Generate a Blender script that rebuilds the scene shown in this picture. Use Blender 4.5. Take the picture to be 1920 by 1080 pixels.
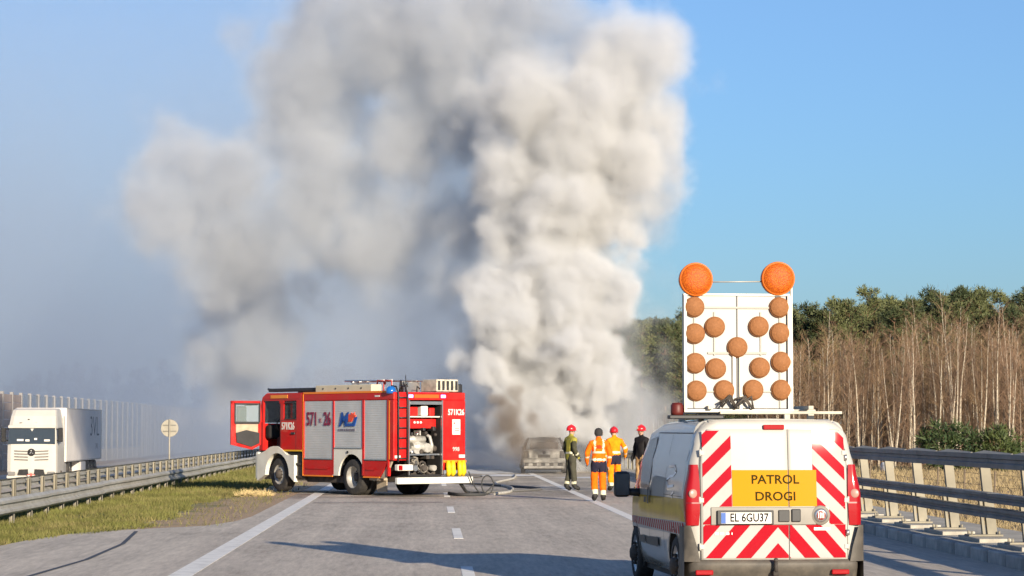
import bpy, bmesh, math, random
import numpy as np
from mathutils import Vector, Matrix, noise as mnoise
R = math.radians
for o in list(bpy.data.objects):
    bpy.data.objects.remove(o)
SC = bpy.context.scene
COL = SC.collection

# ------------------------------------------------------------------ camera
cam = bpy.data.cameras.new('camera')
cam.sensor_width = 36.0
cam.lens = 86.25
cam.clip_start = 0.1
cam.clip_end = 6000
co = bpy.data.objects.new('camera', cam)
COL.objects.link(co)
co.location = (0, 0, 1.75)
co.rotation_euler = (R(90 + 3.27), 0, R(-1.95))
SC.camera = co

# ------------------------------------------------------------------ sky and sun
SUN_AZ, SUN_EL = 158.0, 14.0          # azimuth clockwise from the road's direction
W = bpy.data.worlds.new('World')
SC.world = W
W.use_nodes = True
_n = W.node_tree.nodes
_n.clear()
_sky = _n.new('ShaderNodeTexSky')
_sky.sky_type = 'NISHITA'
_sky.sun_disc = False
_sky.sun_elevation = R(SUN_EL)
_sky.sun_rotation = R(SUN_AZ)
_sky.air_density = 1.3
_sky.dust_density = 0.2
_sky.ozone_density = 10.0
_bg = _n.new('ShaderNodeBackground')
_bg.inputs['Strength'].default_value = 0.052
_wo = _n.new('ShaderNodeOutputWorld')
_hs = _n.new('ShaderNodeHueSaturation')
_hs.inputs['Saturation'].default_value = 0.82
W.node_tree.links.new(_sky.outputs[0], _hs.inputs['Color'])
W.node_tree.links.new(_hs.outputs[0], _bg.inputs[0])
W.node_tree.links.new(_bg.outputs[0], _wo.inputs['Surface'])
W.cycles.sampling_method = 'MANUAL'
W.cycles.sample_map_resolution = 512

tosun = Vector((math.sin(R(SUN_AZ)) * math.cos(R(SUN_EL)), math.cos(R(SUN_AZ)) * math.cos(R(SUN_EL)), math.sin(R(SUN_EL))))
sl = bpy.data.lights.new('sun', 'SUN')
sl.energy = 2.7
sl.angle = R(0.53)
sl.color = (1.0, 0.87, 0.68)
so = bpy.data.objects.new('sun', sl)
COL.objects.link(so)
so.location = (10, -20, 30)
so.rotation_euler = (-tosun).to_track_quat('-Z', 'Y').to_euler()

SC.view_settings.view_transform = 'Standard'
SC.view_settings.look = 'None'
SC.view_settings.exposure = 1.65
SC.view_settings.gamma = 1.0
SC.view_settings.use_curve_mapping = False
cy = SC.cycles
cy.max_bounces = 8
cy.diffuse_bounces = 3
cy.glossy_bounces = 3
cy.transmission_bounces = 6
cy.transparent_max_bounces = 16
cy.volume_bounces = 2
cy.volume_step_rate = 3.2
cy.volume_max_steps = 512
cy.caustics_reflective = False
cy.caustics_refractive = False
cy.sample_clamp_indirect = 6
cy.use_denoising = True
cy.use_adaptive_sampling = True
cy.adaptive_threshold = 0.018

# ------------------------------------------------------------------ helpers: materials
def srgb(h):
    c = [int(h[i:i + 2], 16) / 255 for i in (0, 2, 4)]
    return tuple(x / 12.92 if x <= 0.04045 else ((x + 0.055) / 1.055) ** 2.4 for x in c)

class NB:
    """small node-tree builder"""
    def __init__(s, tree):
        s.t = tree
    def n(s, kind, ins=None, **props):
        nd = s.t.nodes.new(kind)
        for k, v in props.items():
            setattr(nd, k, v)
        for k, v in (ins or {}).items():
            s.put(nd.inputs[k], v)
        return nd
    def put(s, sock, v):
        if isinstance(v, bpy.types.NodeSocket):
            s.t.links.new(v, sock)
        else:
            sock.default_value = v
    def m(s, op, *a, clamp=False):
        nd = s.t.nodes.new('ShaderNodeMath')
        nd.operation = op
        nd.use_clamp = clamp
        for i, v in enumerate(a):
            s.put(nd.inputs[i], v)
        return nd.outputs[0]
    def v(s, op, *a):
        nd = s.t.nodes.new('ShaderNodeVectorMath')
        nd.operation = op
        for i, x in enumerate(a):
            if op == 'SCALE' and i == 1:
                s.put(nd.inputs['Scale'], x)
            else:
                s.put(nd.inputs[i], x)
        return nd.outputs['Value'] if op in ('DISTANCE', 'LENGTH', 'DOT_PRODUCT') else nd.outputs['Vector']
    def ramp(s, fac, stops, interp='LINEAR'):
        nd = s.t.nodes.new('ShaderNodeValToRGB')
        nd.color_ramp.interpolation = interp
        el = nd.color_ramp.elements
        while len(el) < len(stops):
            el.new(0.5)
        for e, (p, c) in zip(el, stops):
            e.position = p
            e.color = (*c, 1) if len(c) == 3 else c
        s.put(nd.inputs[0], fac)
        return nd.outputs[0]
    def mix(s, fac, a, b, mode='MIX'):
        nd = s.t.nodes.new('ShaderNodeMix')
        nd.data_type = 'RGBA'
        nd.blend_type = mode
        s.put(nd.inputs[0], fac)
        for k, v in ((6, a), (7, b)):
            s.put(nd.inputs[k], (*v, 1) if isinstance(v, tuple) and len(v) == 3 else v)
        return nd.outputs[2]

MATS = {}
def mat(name, color, rough=0.5, metal=0.0, coat=0.0, spec=0.5, var=0.0, vscale=8.0, bump=0.0, bscale=60.0, dirt=None, dscale=3.0, damt=0.4,
        alpha=1.0, trans=0.0, emit=None, estr=0.0, ior=1.45, randtint=0.0, coatr=0.08):
    """principled material with noise-driven variation, optional dirt colour and bump"""
    if name in MATS:
        return MATS[name]
    m = bpy.data.materials.new(name)
    m.use_nodes = True
    t = m.node_tree
    b = NB(t)
    p = t.nodes['Principled BSDF']
    tc = b.n('ShaderNodeTexCoord').outputs['Object']
    colr = (*color, 1)
    if var:
        nz = b.n('ShaderNodeTexNoise', {'Vector': tc, 'Scale': vscale, 'Detail': 5.0, 'Roughness': 0.6}).outputs['Fac']
        lo = tuple(max(0, c * (1 - var)) for c in color)
        hi = tuple(min(1, c * (1 + var)) for c in color)
        colr = b.ramp(nz, [(0.3, lo), (0.7, hi)])
    if dirt is not None:
        nz2 = b.n('ShaderNodeTexNoise', {'Vector': tc, 'Scale': dscale, 'Detail': 8.0, 'Roughness': 0.7}).outputs['Fac']
        f = b.ramp(nz2, [(0.45, (0, 0, 0)), (0.75, (damt, damt, damt))])
        colr = b.mix(f, colr, dirt)
    if randtint:
        ri = b.n('ShaderNodeObjectInfo').outputs['Random']
        k = b.m('ADD', b.m('MULTIPLY', ri, 2 * randtint), 1 - randtint)
        hs = b.n('ShaderNodeHueSaturation', {'Value': k, 'Color': colr})
        colr = hs.outputs[0]
    b.put(p.inputs['Base Color'], colr)
    p.inputs['Roughness'].default_value = rough
    p.inputs['Metallic'].default_value = metal
    p.inputs['Coat Weight'].default_value = coat
    p.inputs['Coat Roughness'].default_value = coatr
    p.inputs['Specular IOR Level'].default_value = spec
    p.inputs['IOR'].default_value = ior
    p.inputs['Alpha'].default_value = alpha
    p.inputs['Transmission Weight'].default_value = trans
    if emit:
        p.inputs['Emission Color'].default_value = (*emit, 1)
        p.inputs['Emission Strength'].default_value = estr
    if bump:
        nz3 = b.n('ShaderNodeTexNoise', {'Vector': tc, 'Scale': bscale, 'Detail': 6.0}).outputs['Fac']
        bp = b.n('ShaderNodeBump', {'Strength': bump, 'Distance': 0.02, 'Height': nz3})
        b.put(p.inputs['Normal'], bp.outputs[0])
    MATS[name] = m
    return m

# ------------------------------------------------------------------ helpers: meshes
class MB:
    """collects shapes; build() links them as ONE mesh object"""
    def __init__(s):
        s.v, s.f, s.mi, s.sm = [], [], [], []
    def add(s, vs, fs, mi=0, smooth=False):
        o = len(s.v)
        s.v.extend(Vector(q) for q in vs)
        for f in fs:
            s.f.append(tuple(i + o for i in f))
            s.mi.append(mi)
            s.sm.append(smooth)
        return s
    def box(s, x0, x1, y0, y1, z0, z1, mi=0, bev=0.0):
        if x0 > x1: x0, x1 = x1, x0
        if y0 > y1: y0, y1 = y1, y0
        if z0 > z1: z0, z1 = z1, z0
        if bev <= 0:
            vs = [(x, y, z) for z in (z0, z1) for y in (y0, y1) for x in (x0, x1)]
            return s.add(vs, [(0, 2, 3, 1), (4, 5, 7, 6), (0, 1, 5, 4), (2, 6, 7, 3), (0, 4, 6, 2), (1, 3, 7, 5)], mi)
        bev = min(bev, 0.45 * min(x1 - x0, y1 - y0, z1 - z0))
        bm = bmesh.new()
        bmesh.ops.create_cube(bm, size=1.0)
        for v in bm.verts:
            v.co = Vector(((x0 + x1) / 2 + v.co.x * (x1 - x0), (y0 + y1) / 2 + v.co.y * (y1 - y0), (z0 + z1) / 2 + v.co.z * (z1 - z0)))
        bmesh.ops.bevel(bm, geom=bm.edges[:], offset=bev, segments=2, affect='EDGES', profile=0.5)
        s.addbm(bm, mi)
        return s
    def addbm(s, bm, mi=0, smooth=False):
        bm.verts.ensure_lookup_table()
        bm.verts.index_update()
        s.add([v.co.copy() for v in bm.verts], [tuple(v.index for v in f.verts) for f in bm.faces], mi, smooth)
        bm.free()
        return s
    def cyl(s, a, b, r0, r1=None, n=12, mi=0, smooth=True, cap=True):
        a, b = Vector(a), Vector(b)
        r1 = r0 if r1 is None else r1
        d = (b - a).normalized()
        u = d.orthogonal().normalized()
        w = d.cross(u)
        vs = []
        for p, r in ((a, r0), (b, r1)):
            for i in range(n):
                t = 2 * math.pi * i / n
                vs.append(p + (u * math.cos(t) + w * math.sin(t)) * r)
        s.add(vs, [(i, (i + 1) % n, n + (i + 1) % n, n + i) for i in range(n)], mi, smooth)
        if cap:
            s.add(vs[:n], [tuple(range(n))[::-1]], mi)
            s.add(vs[n:], [tuple(range(n))], mi)
        return s
    def tube(s, pts, r, n=8, mi=0, cap=True):
        pts = [Vector(p) for p in pts]
        rs = r if isinstance(r, (list, tuple)) else [r] * len(pts)
        rings = []
        up = None
        for i, p in enumerate(pts):
            d = (pts[min(i + 1, len(pts) - 1)] - pts[max(i - 1, 0)]).normalized()
            if up is None:
                up = d.orthogonal().normalized()
            else:
                up = (up - d * up.dot(d))
                up = up.normalized() if up.length > 1e-6 else d.orthogonal().normalized()
            w = d.cross(up)
            rings.append([p + (up * math.cos(2 * math.pi * k / n) + w * math.sin(2 * math.pi * k / n)) * rs[i] for k in range(n)])
        vs = [v for rg in rings for v in rg]
        fs = [(i * n + k, i * n + (k + 1) % n, (i + 1) * n + (k + 1) % n, (i + 1) * n + k) for i in range(len(pts) - 1) for k in range(n)]
        s.add(vs, fs, mi, True)
        if cap:
            s.add(rings[0], [tuple(range(n))[::-1]], mi)
            s.add(rings[-1], [tuple(range(n))], mi)
        return s
    def prism(s, poly, axis, a0, a1, mi=0, smooth=False):
        """poly: 2-D outline (counter-clockwise); axis: 'x','y' or 'z' it is extruded along"""
        def P(q, a):
            return {'x': (a, q[0], q[1]), 'y': (q[0], a, q[1]), 'z': (q[0], q[1], a)}[axis]
        n = len(poly)
        vs = [P(q, a0) for q in poly] + [P(q, a1) for q in poly]
        s.add(vs, [(i, (i + 1) % n, n + (i + 1) % n, n + i) for i in range(n)], mi, smooth)
        s.add(vs[:n], [tuple(range(n))[::-1]], mi)
        s.add(vs[n:], [tuple(range(n))], mi)
        return s
    def lathe(s, prof, c, axis, n=24, mi=0, smooth=True):
        """prof: (radius, offset along axis) pairs"""
        ax = {'x': Vector((1, 0, 0)), 'y': Vector((0, 1, 0)), 'z': Vector((0, 0, 1))}[axis] if isinstance(axis, str) else Vector(axis).normalized()
        u = ax.orthogonal().normalized()
        w = ax.cross(u)
        c = Vector(c)
        vs = [c + ax * h + (u * math.cos(2 * math.pi * k / n) + w * math.sin(2 * math.pi * k / n)) * r for r, h in prof for k in range(n)]
        fs = [(i * n + k, i * n + (k + 1) % n, (i + 1) * n + (k + 1) % n, (i + 1) * n + k) for i in range(len(prof) - 1) for k in range(n)]
        return s.add(vs, fs, mi, smooth)
    def grid(s, fn, us, ws, mi=0, smooth=True):
        nu, nw = len(us), len(ws)
        vs = [fn(u, w) for w in ws for u in us]
        fs = [(j * nu + i, j * nu + i + 1, (j + 1) * nu + i + 1, (j + 1) * nu + i) for j in range(nw - 1) for i in range(nu - 1)]
        return s.add(vs, fs, mi, smooth)
    def xf(s, M):
        s.v = [M @ q for q in s.v]
        return s
    def mesh(s, name, mats):
        me = bpy.data.meshes.new(name)
        me.from_pydata([tuple(q) for q in s.v], [], s.f)
        for m in (mats if isinstance(mats, (list, tuple)) else [mats]):
            me.materials.append(m)
        me.polygons.foreach_set('material_index', s.mi)
        me.polygons.foreach_set('use_smooth', s.sm)
        bm = bmesh.new()
        bm.from_mesh(me)
        bmesh.ops.remove_doubles(bm, verts=bm.verts, dist=1e-5)
        bmesh.ops.recalc_face_normals(bm, faces=bm.faces)
        bm.to_mesh(me)
        bm.free()
        return me
    def build(s, name, mats, parent=None):
        return link(name, s.mesh(name, mats), parent)

def link(name, data, parent=None):
    o = bpy.data.objects.new(name, data)
    COL.objects.link(o)
    if parent is not None:
        o.parent = parent
    return o

def tag(o, label=None, cat=None, group=None, kind=None):
    for k, v in (('label', label), ('category', cat), ('group', group), ('kind', kind)):
        if v:
            o[k] = v
    return o

def empty(name, loc=(0, 0, 0), rz=0.0):
    o = bpy.data.objects.new(name, None)
    o.empty_display_size = 0.3
    COL.objects.link(o)
    o.location = loc
    o.rotation_euler = (0, 0, rz)
    return o

def copy_tree(o, parts):
    c = o.copy()
    COL.objects.link(c)
    for ch in parts:
        p = ch.copy()
        COL.objects.link(p)
        p.parent = c
    return c

def text_mesh(txt, size, depth=0.002, shear=0.0, xscale=1.0, bold=0.0):
    """built-in font lettering as mesh data, centred on its own middle, lying in x/y"""
    cu = bpy.data.curves.new('lettering', 'FONT')
    cu.body = txt
    cu.size = size
    cu.align_x = 'CENTER'
    cu.align_y = 'CENTER'
    cu.extrude = depth
    cu.shear = shear
    cu.offset = bold
    cu.resolution_u = 3
    ob = bpy.data.objects.new('tmp', cu)
    COL.objects.link(ob)
    dg = bpy.context.evaluated_depsgraph_get()
    me = bpy.data.meshes.new_from_object(ob.evaluated_get(dg))
    bpy.data.objects.remove(ob)
    bpy.data.curves.remove(cu)
    me.transform(Matrix.Diagonal((xscale, 1, 1, 1)))
    return me

def lettering(name, txt, size, m, parent, loc, xdir, ydir, **kw):
    """place lettering with its reading direction xdir and its up direction ydir (parent space)"""
    me = text_mesh(txt, size, **kw)
    me.materials.clear()
    me.materials.append(m)
    x = Vector(xdir).normalized()
    y = Vector(ydir).normalized()
    z = x.cross(y)
    M = Matrix(((x.x, y.x, z.x, loc[0]), (x.y, y.y, z.y, loc[1]), (x.z, y.z, z.z, loc[2]), (0, 0, 0, 1)))
    me.transform(M)
    return link(name, me, parent)
# ------------------------------------------------------------------ the setting: ground, roads, markings
rnd = random.Random(7)

def ground_material(name, stops, scale, fine, bump, rough=0.95):
    m = bpy.data.materials.new(name)
    m.use_nodes = True
    t = m.node_tree
    b = NB(t)
    p = t.nodes['Principled BSDF']
    tc = b.n('ShaderNodeTexCoord').outputs['Object']
    n1 = b.n('ShaderNodeTexNoise', {'Vector': tc, 'Scale': scale, 'Detail': 9.0, 'Roughness': 0.65}).outputs['Fac']
    n2 = b.n('ShaderNodeTexNoise', {'Vector': tc, 'Scale': fine, 'Detail': 6.0, 'Roughness': 0.7}).outputs['Fac']
    f = b.m('ADD', b.m('MULTIPLY', n1, 0.7), b.m('MULTIPLY', n2, 0.3))
    b.put(p.inputs['Base Color'], b.ramp(f, stops))
    p.inputs['Roughness'].default_value = rough
    p.inputs['Specular IOR Level'].default_value = 0.2
    bp = b.n('ShaderNodeBump', {'Strength': bump, 'Distance': 0.1, 'Height': n2})
    b.put(p.inputs['Normal'], bp.outputs[0])
    return m

field_mat = ground_material('dry_field', [(0.3, (0.16, 0.12, 0.06)), (0.45, (0.34, 0.24, 0.14)), (0.58, (0.45, 0.31, 0.20)), (0.72, (0.30, 0.26, 0.10))], 0.12, 3.0, 0.7)

def terrain_z(x):
    pts = [(-3000, -1.25), (-60, -1.25), (-26, -1.25), (-24.6, -1.05), (-12.2, -1.05), (-10.6, -0.45), (-9.9, -0.12), (-3.6, -0.12), (9.4, -0.12), (9.6, -0.2), (12, -0.72), (60, -0.72), (3000, -0.72)]
    for (a, za), (c, zc) in zip(pts, pts[1:]):
        if a <= x <= c:
            return za + (zc - za) * (x - a) / (c - a)
    return -1.0

xs = [-3000, -800, -200, -100, -60, -40, -26, -24.6, -12.2, -10.6, -9.9, -6, -3.6, 2, 8, 9.4, 9.6, 12] + list(range(14, 70, 2)) + [80, 120, 250, 800, 3000]
ys = [-60, 0, 20, 40] + list(range(45, 260, 3)) + [300, 400, 600, 1000, 3500]
def terr(u, w):
    z = terrain_z(u)
    if u > 13 and u < 200 and 30 < w < 420:
        z += 0.16 * mnoise.noise((u * 0.12, w * 0.12, 0)) + 0.05 * mnoise.noise((u * 0.5, w * 0.5, 3))
    return (u, w, z)
tag(MB().grid(terr, xs, ys).build('terrain', field_mat), 'dry brown field around the motorway', kind='structure')

# asphalt
def asphalt_material(name, base, wet=False):
    m = bpy.data.materials.new(name)
    m.use_nodes = True
    t = m.node_tree
    b = NB(t)
    p = t.nodes['Principled BSDF']
    tc = b.n('ShaderNodeTexCoord').outputs['Object']
    grain = b.n('ShaderNodeTexNoise', {'Vector': b.v('MULTIPLY', tc, (1.0, 0.09, 1)), 'Scale': 11.0, 'Detail': 5.0, 'Roughness': 0.8}).outputs['Fac']
    blot = b.n('ShaderNodeTexNoise', {'Vector': b.v('MULTIPLY', tc, (0.9, 0.25, 1)), 'Scale': 0.8, 'Detail': 6.0, 'Roughness': 0.6}).outputs['Fac']
    streak = b.n('ShaderNodeTexNoise', {'Vector': b.v('MULTIPLY', tc, (2.4, 0.03, 1)), 'Scale': 1.0, 'Detail': 3.0}).outputs['Fac']
    k = b.m('ADD', b.m('ADD', b.m('MULTIPLY', grain, 0.75), b.m('MULTIPLY', blot, 0.35)), b.m('MULTIPLY', streak, 0.30))
    lo = tuple(c * 0.62 for c in base)
    hi = tuple(c * 1.32 for c in base)
    col = b.ramp(k, [(0.50, lo), (0.90, hi)])
    st_ = b.n('ShaderNodeTexNoise', {'Vector': b.v('MULTIPLY', tc, (1.2, 0.5, 1)), 'Scale': 0.55, 'Detail': 7.0, 'Roughness': 0.7}).outputs['Fac']
    col = b.mix(b.m('MULTIPLY', b.m('SUBTRACT', st_, 0.56), 5.0, clamp=True), col, b.mix(1.0, col, (0.70, 0.69, 0.67), 'MULTIPLY'))
    wt = b.n('ShaderNodeSeparateXYZ', {0: tc}).outputs[0]
    trk = b.m('ABSOLUTE', b.m('SUBTRACT', b.m('PINGPONG', b.m('ADD', wt, 40.0 - 0.48 + 1.72), 1.72), 0.9))
    col = b.mix(b.m('MULTIPLY', b.m('SUBTRACT', 0.45, trk), 0.5, clamp=True), col, b.mix(1.0, col, (0.72, 0.72, 0.72), 'MULTIPLY'))
    rough = 0.82
    if wet:
        # water from the fire fighting: soaked streaks across the lanes beside the fire engine
        sx = b.n('ShaderNodeSeparateXYZ', {0: tc}).outputs
        inside = b.m('MULTIPLY', b.m('MULTIPLY', b.m('SUBTRACT', sx[1], 60.0), 0.35, clamp=True), b.m('MULTIPLY', b.m('SUBTRACT', 104.0, sx[1]), 0.12, clamp=True))
        inside = b.m('MULTIPLY', inside, b.m('MULTIPLY', b.m('SUBTRACT', 7.0, sx[0]), 0.6, clamp=True))
        wn = b.n('ShaderNodeTexNoise', {'Vector': b.v('MULTIPLY', tc, (0.35, 0.42, 1)), 'Scale': 1.0, 'Detail': 5.0, 'Roughness': 0.6}).outputs['Fac']
        w = b.m('MULTIPLY', b.m('MULTIPLY', b.m('SUBTRACT', wn, 0.42), 7.0, clamp=True), inside)
        col = b.mix(w, col, b.mix(1.0, col, (0.50, 0.49, 0.48), 'MULTIPLY'))
        rg = b.m('SUBTRACT', 0.82, b.m('MULTIPLY', w, 0.30))
        b.put(p.inputs['Roughness'], rg)
    else:
        p.inputs['Roughness'].default_value = rough
    b.put(p.inputs['Base Color'], col)
    p.inputs['Specular IOR Level'].default_value = 0.35
    bp = b.n('ShaderNodeBump', {'Strength': 0.25, 'Distance': 0.01, 'Height': grain})
    b.put(p.inputs['Normal'], bp.outputs[0])
    return m

asphalt = asphalt_material('asphalt', (0.49, 0.425, 0.345), True)
asphalt2 = asphalt_material('asphalt_apron', (0.51, 0.445, 0.36))
concrete = mat('concrete', (0.42, 0.39, 0.33), 0.9, var=0.25, vscale=3, bump=0.3, bscale=40, dirt=(0.16, 0.14, 0.11), dscale=1.2, damt=0.5)
kerb_m = mat('kerb_concrete', (0.40, 0.38, 0.35), 0.9, var=0.2, vscale=4, bump=0.3, bscale=50, dirt=(0.14, 0.13, 0.12), dscale=2.5, damt=0.6, randtint=0.12)
paint = mat('road_paint', (0.80, 0.77, 0.70), 0.7, var=0.08, vscale=9, dirt=(0.28, 0.26, 0.23), dscale=3, damt=0.55)

road = MB().box(-3.5, 7.3, -60, 420, -0.3, 0.0).build('road', asphalt)
tag(road, 'grey asphalt motorway carriageway', kind='structure')
MB().box(-3.08, -2.80, -60, 420, -0.01, 0.004).build('edge_line', paint, road)
MB().box(3.86, 4.08, -60, 420, -0.01, 0.004).build('edge_line', paint, road)
dash_me = MB().box(0.41, 0.56, 0, 4.0, -0.01, 0.004).mesh('lane_dash', paint)
for k in range(-1, 14):
    d = link('lane_dash', dash_me, road)
    d.location = (0, 27.2 + 11.9 * k, 0)
seam = mat('tar_seam', (0.045, 0.043, 0.04), 0.6)
for pts, w in (([(-4.75, 28.6), (-4.55, 33.0), (-4.62, 37.5), (-4.95, 42.0)], 0.035), ([(-1.2, 61.2), (0.4, 61.0), (2.6, 61.3)], 0.05)):
    g = MB()
    vs = []
    for x, y in pts:
        vs += [(x - w, y, 0.005) if len(pts) == 4 else (x, y - w, 0.005), (x + w, y, 0.005) if len(pts) == 4 else (x, y + w, 0.005)]
    g.add(vs, [(2 * i, 2 * i + 1, 2 * i + 3, 2 * i + 2) for i in range(len(pts) - 1)])
    g.build('tar_seam', seam, road)
# patched strips of darker asphalt across the lanes
patch_m = asphalt_material('asphalt_patch', (0.34, 0.30, 0.25))
for (x0, x1, y0, y1) in ((-2.7, 0.35, 57.5, 58.6), (-2.2, 3.7, 68.0, 70.2)):
    n = 24
    vs = []
    for i in range(n + 1):
        x = x0 + (x1 - x0) * i / n
        vs += [(x, y0 + 0.25 * mnoise.noise((x * 1.3, y0, 0)), 0.004), (x, y1 + 0.35 * mnoise.noise((x * 1.1, y1, 5)), 0.004)]
    MB().add(vs, [(2 * i, 2 * i + 2, 2 * i + 3, 2 * i + 1) for i in range(n)]).build('asphalt_patch', patch_m, road)

# verge of the median
def verge_material():
    m = bpy.data.materials.new('verge_soil')
    m.use_nodes = True
    t = m.node_tree
    b = NB(t)
    p = t.nodes['Principled BSDF']
    tc = b.n('ShaderNodeTexCoord').outputs['Object']
    n1 = b.n('ShaderNodeTexNoise', {'Vector': tc, 'Scale': 0.9, 'Detail': 7.0, 'Roughness': 0.65}).outputs['Fac']
    n2 = b.n('ShaderNodeTexNoise', {'Vector': tc, 'Scale': 14.0, 'Detail': 5.0, 'Roughness': 0.7}).outputs['Fac']
    x = b.n('ShaderNodeSeparateXYZ', {0: tc}).outputs[0]
    soil = b.ramp(n2, [(0.3, (0.26, 0.175, 0.10)), (0.7, (0.50, 0.35, 0.21))])
    grass = b.ramp(n2, [(0.3, (0.07, 0.085, 0.02)), (0.7, (0.19, 0.20, 0.05))])
    f = b.m('ADD', b.m('MULTIPLY', b.m('ADD', x, 5.6), 1.0), b.m('MULTIPLY', b.m('SUBTRACT', n1, 0.5), 4.5), clamp=True)
    b.put(p.inputs['Base Color'], b.mix(f, grass, soil))
    p.inputs['Roughness'].default_value = 0.95
    bp = b.n('ShaderNodeBump', {'Strength': 0.6, 'Distance': 0.05, 'Height': n2})
    b.put(p.inputs['Normal'], bp.outputs[0])
    return m
def verge_h(x, y):
    z = -0.02 + 0.05 * mnoise.noise((x * 0.5, y * 0.25, 0)) + 0.03 * mnoise.noise((x * 1.7, y * 0.9, 4))
    if x > -4.2:
        z = z * (-3.45 - x) / 0.75 * 1.0 - 0.006
    if x < -9.3:
        z -= (-9.3 - x) * 0.45
    if y < 44:                                  # lies under the paved apron
        e = -6.3
        if x > e:
            z = min(z, -0.015)
    return z
vx = [-11.0 + 0.25 * i for i in range(31)] + [-3.45]
vy = [10, 20, 28] + [30 + 0.7 * i for i in range(130)] + [130, 150, 180, 240, 400]
tag(MB().grid(lambda u, w: (u, w, verge_h(u, w)), vx, vy).build('median_verge', verge_material()), 'grassy median verge between the two carriageways', kind='structure')
apron = [(-3.5, 10), (-3.5, 49), (-3.64, 46.5), (-4.0, 44.4), (-4.7, 43.4), (-5.3, 42.6), (-5.9, 41.4), (-6.25, 39.0), (-6.45, 36.0), (-6.6, 30), (-6.7, 10)]
tag(MB().prism(apron[::-1], 'z', -0.1, 0.0).build('paved_apron', asphalt2), 'pale paved apron beside the left lane', kind='structure')
# opposite carriageway
opp = MB().box(-24.5, -12.4, -40, 420, -1.3, -0.95).build('far_road', asphalt)
tag(opp, 'opposite carriageway beyond the median', kind='structure')
MB().box(-13.6, -13.4, -40, 420, -1.0, -0.946).build('edge_line', paint, opp)
MB().box(-21.0, -20.8, -40, 420, -1.0, -0.946).build('edge_line', paint, opp)

# kerb and bridge edge on the right
kerb = MB().box(7.3, 7.5, 64, 420, -0.2, 0.15).build('kerb', kerb_m)
tag(kerb, 'concrete kerb along the hard shoulder', kind='structure')
ks = MB().box(7.305, 7.49, 0, 0.985, -0.1, 0.165, bev=0.02).mesh('kerb_stone', kerb_m)
for k in range(44):
    o = link('kerb_stone', ks, kerb)
    o.location = (rnd.uniform(-0.006, 0.006), 20 + k, rnd.uniform(-0.006, 0.006))
edge = MB().box(7.5, 9.3, -20, 420, -0.3, 0.13)
foot = edge.build('bridge_edge', concrete)
tag(foot, 'concrete edge strip carrying the bridge barrier', kind='structure')

# ------------------------------------------------------------------ steel barriers
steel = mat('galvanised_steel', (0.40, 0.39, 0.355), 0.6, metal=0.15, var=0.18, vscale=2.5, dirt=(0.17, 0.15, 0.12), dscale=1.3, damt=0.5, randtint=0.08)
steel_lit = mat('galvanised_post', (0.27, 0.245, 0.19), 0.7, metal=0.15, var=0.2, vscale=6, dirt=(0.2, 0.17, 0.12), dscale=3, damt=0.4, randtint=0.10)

def guard_rail(X, side, y0, y1, step, zg, beams, label, group):
    """side +1: beam faces +x. beams: list of (bottom, top) heights of the W profiles"""
    root = empty('guard_rail', (X, y0, zg))
    tag(root, label, 'guard rail', group)
    seg = 2 * step
    metas = []
    for (b0, b1) in beams:
        h = b1 - b0
        prof = [(0, 0), (0.035, 0.06), (0.075, 0.16), (0.075, 0.30), (0.02, 0.42), (0.02, 0.58), (0.075, 0.70), (0.075, 0.84), (0.035, 0.94), (0, 1.0)]
        a = [(side * px_, b0 + pz * h) for px_, pz in prof]
        c = [(side * (px_ - 0.006), b0 + pz * h) for px_, pz in prof][::-1]
        g = MB()
        poly = a + c
        n = len(poly)
        g.add([(q[0], 0, q[1]) for q in poly] + [(q[0], seg - 0.012, q[1]) for q in poly], [(i, (i + 1) % n, n + (i + 1) % n, n + i) for i in range(n)])
        metas.append(g.mesh('beam', steel))
    top = max(b for _, b in beams)
    pg = MB()
    pg.box(-side * 0.10, -side * 0.09, -0.05, 0.05, -0.2, top - 0.03)
    pg.box(-side * 0.10, -side * 0.008, 0.038, 0.05, -0.2, top - 0.03)
    pg.box(-side * 0.018, -side * 0.008, -0.05, 0.05, -0.2, top - 0.03)
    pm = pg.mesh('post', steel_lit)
    n = int((y1 - y0) / seg)
    for k in range(n):
        for mm in metas:
            o = link('beam', mm, root)
            o.location = (rnd.uniform(-0.006, 0.006), k * seg, rnd.uniform(-0.008, 0.008))
            o.rotation_euler = (rnd.uniform(-0.0012, 0.0012), 0, rnd.uniform(-0.0012, 0.0012))
        for j in (0, 1):
            o = link('post', pm, root)
            o.location = (0, k * seg + j * step + 0.3, 0)
            o.rotation_euler = (rnd.uniform(-0.01, 0.01), rnd.uniform(-0.01, 0.01), 0)
    return root

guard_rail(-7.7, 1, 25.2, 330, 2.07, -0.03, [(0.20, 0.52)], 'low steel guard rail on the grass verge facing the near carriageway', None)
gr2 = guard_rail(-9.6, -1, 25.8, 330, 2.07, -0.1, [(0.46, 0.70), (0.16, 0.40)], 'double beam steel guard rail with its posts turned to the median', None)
guard_rail(7.95, -1, 66.0, 230, 2.0, 0.13, [(0.42, 0.74)], 'shaded steel guard rail behind the hard shoulder beyond the van', None)

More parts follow.
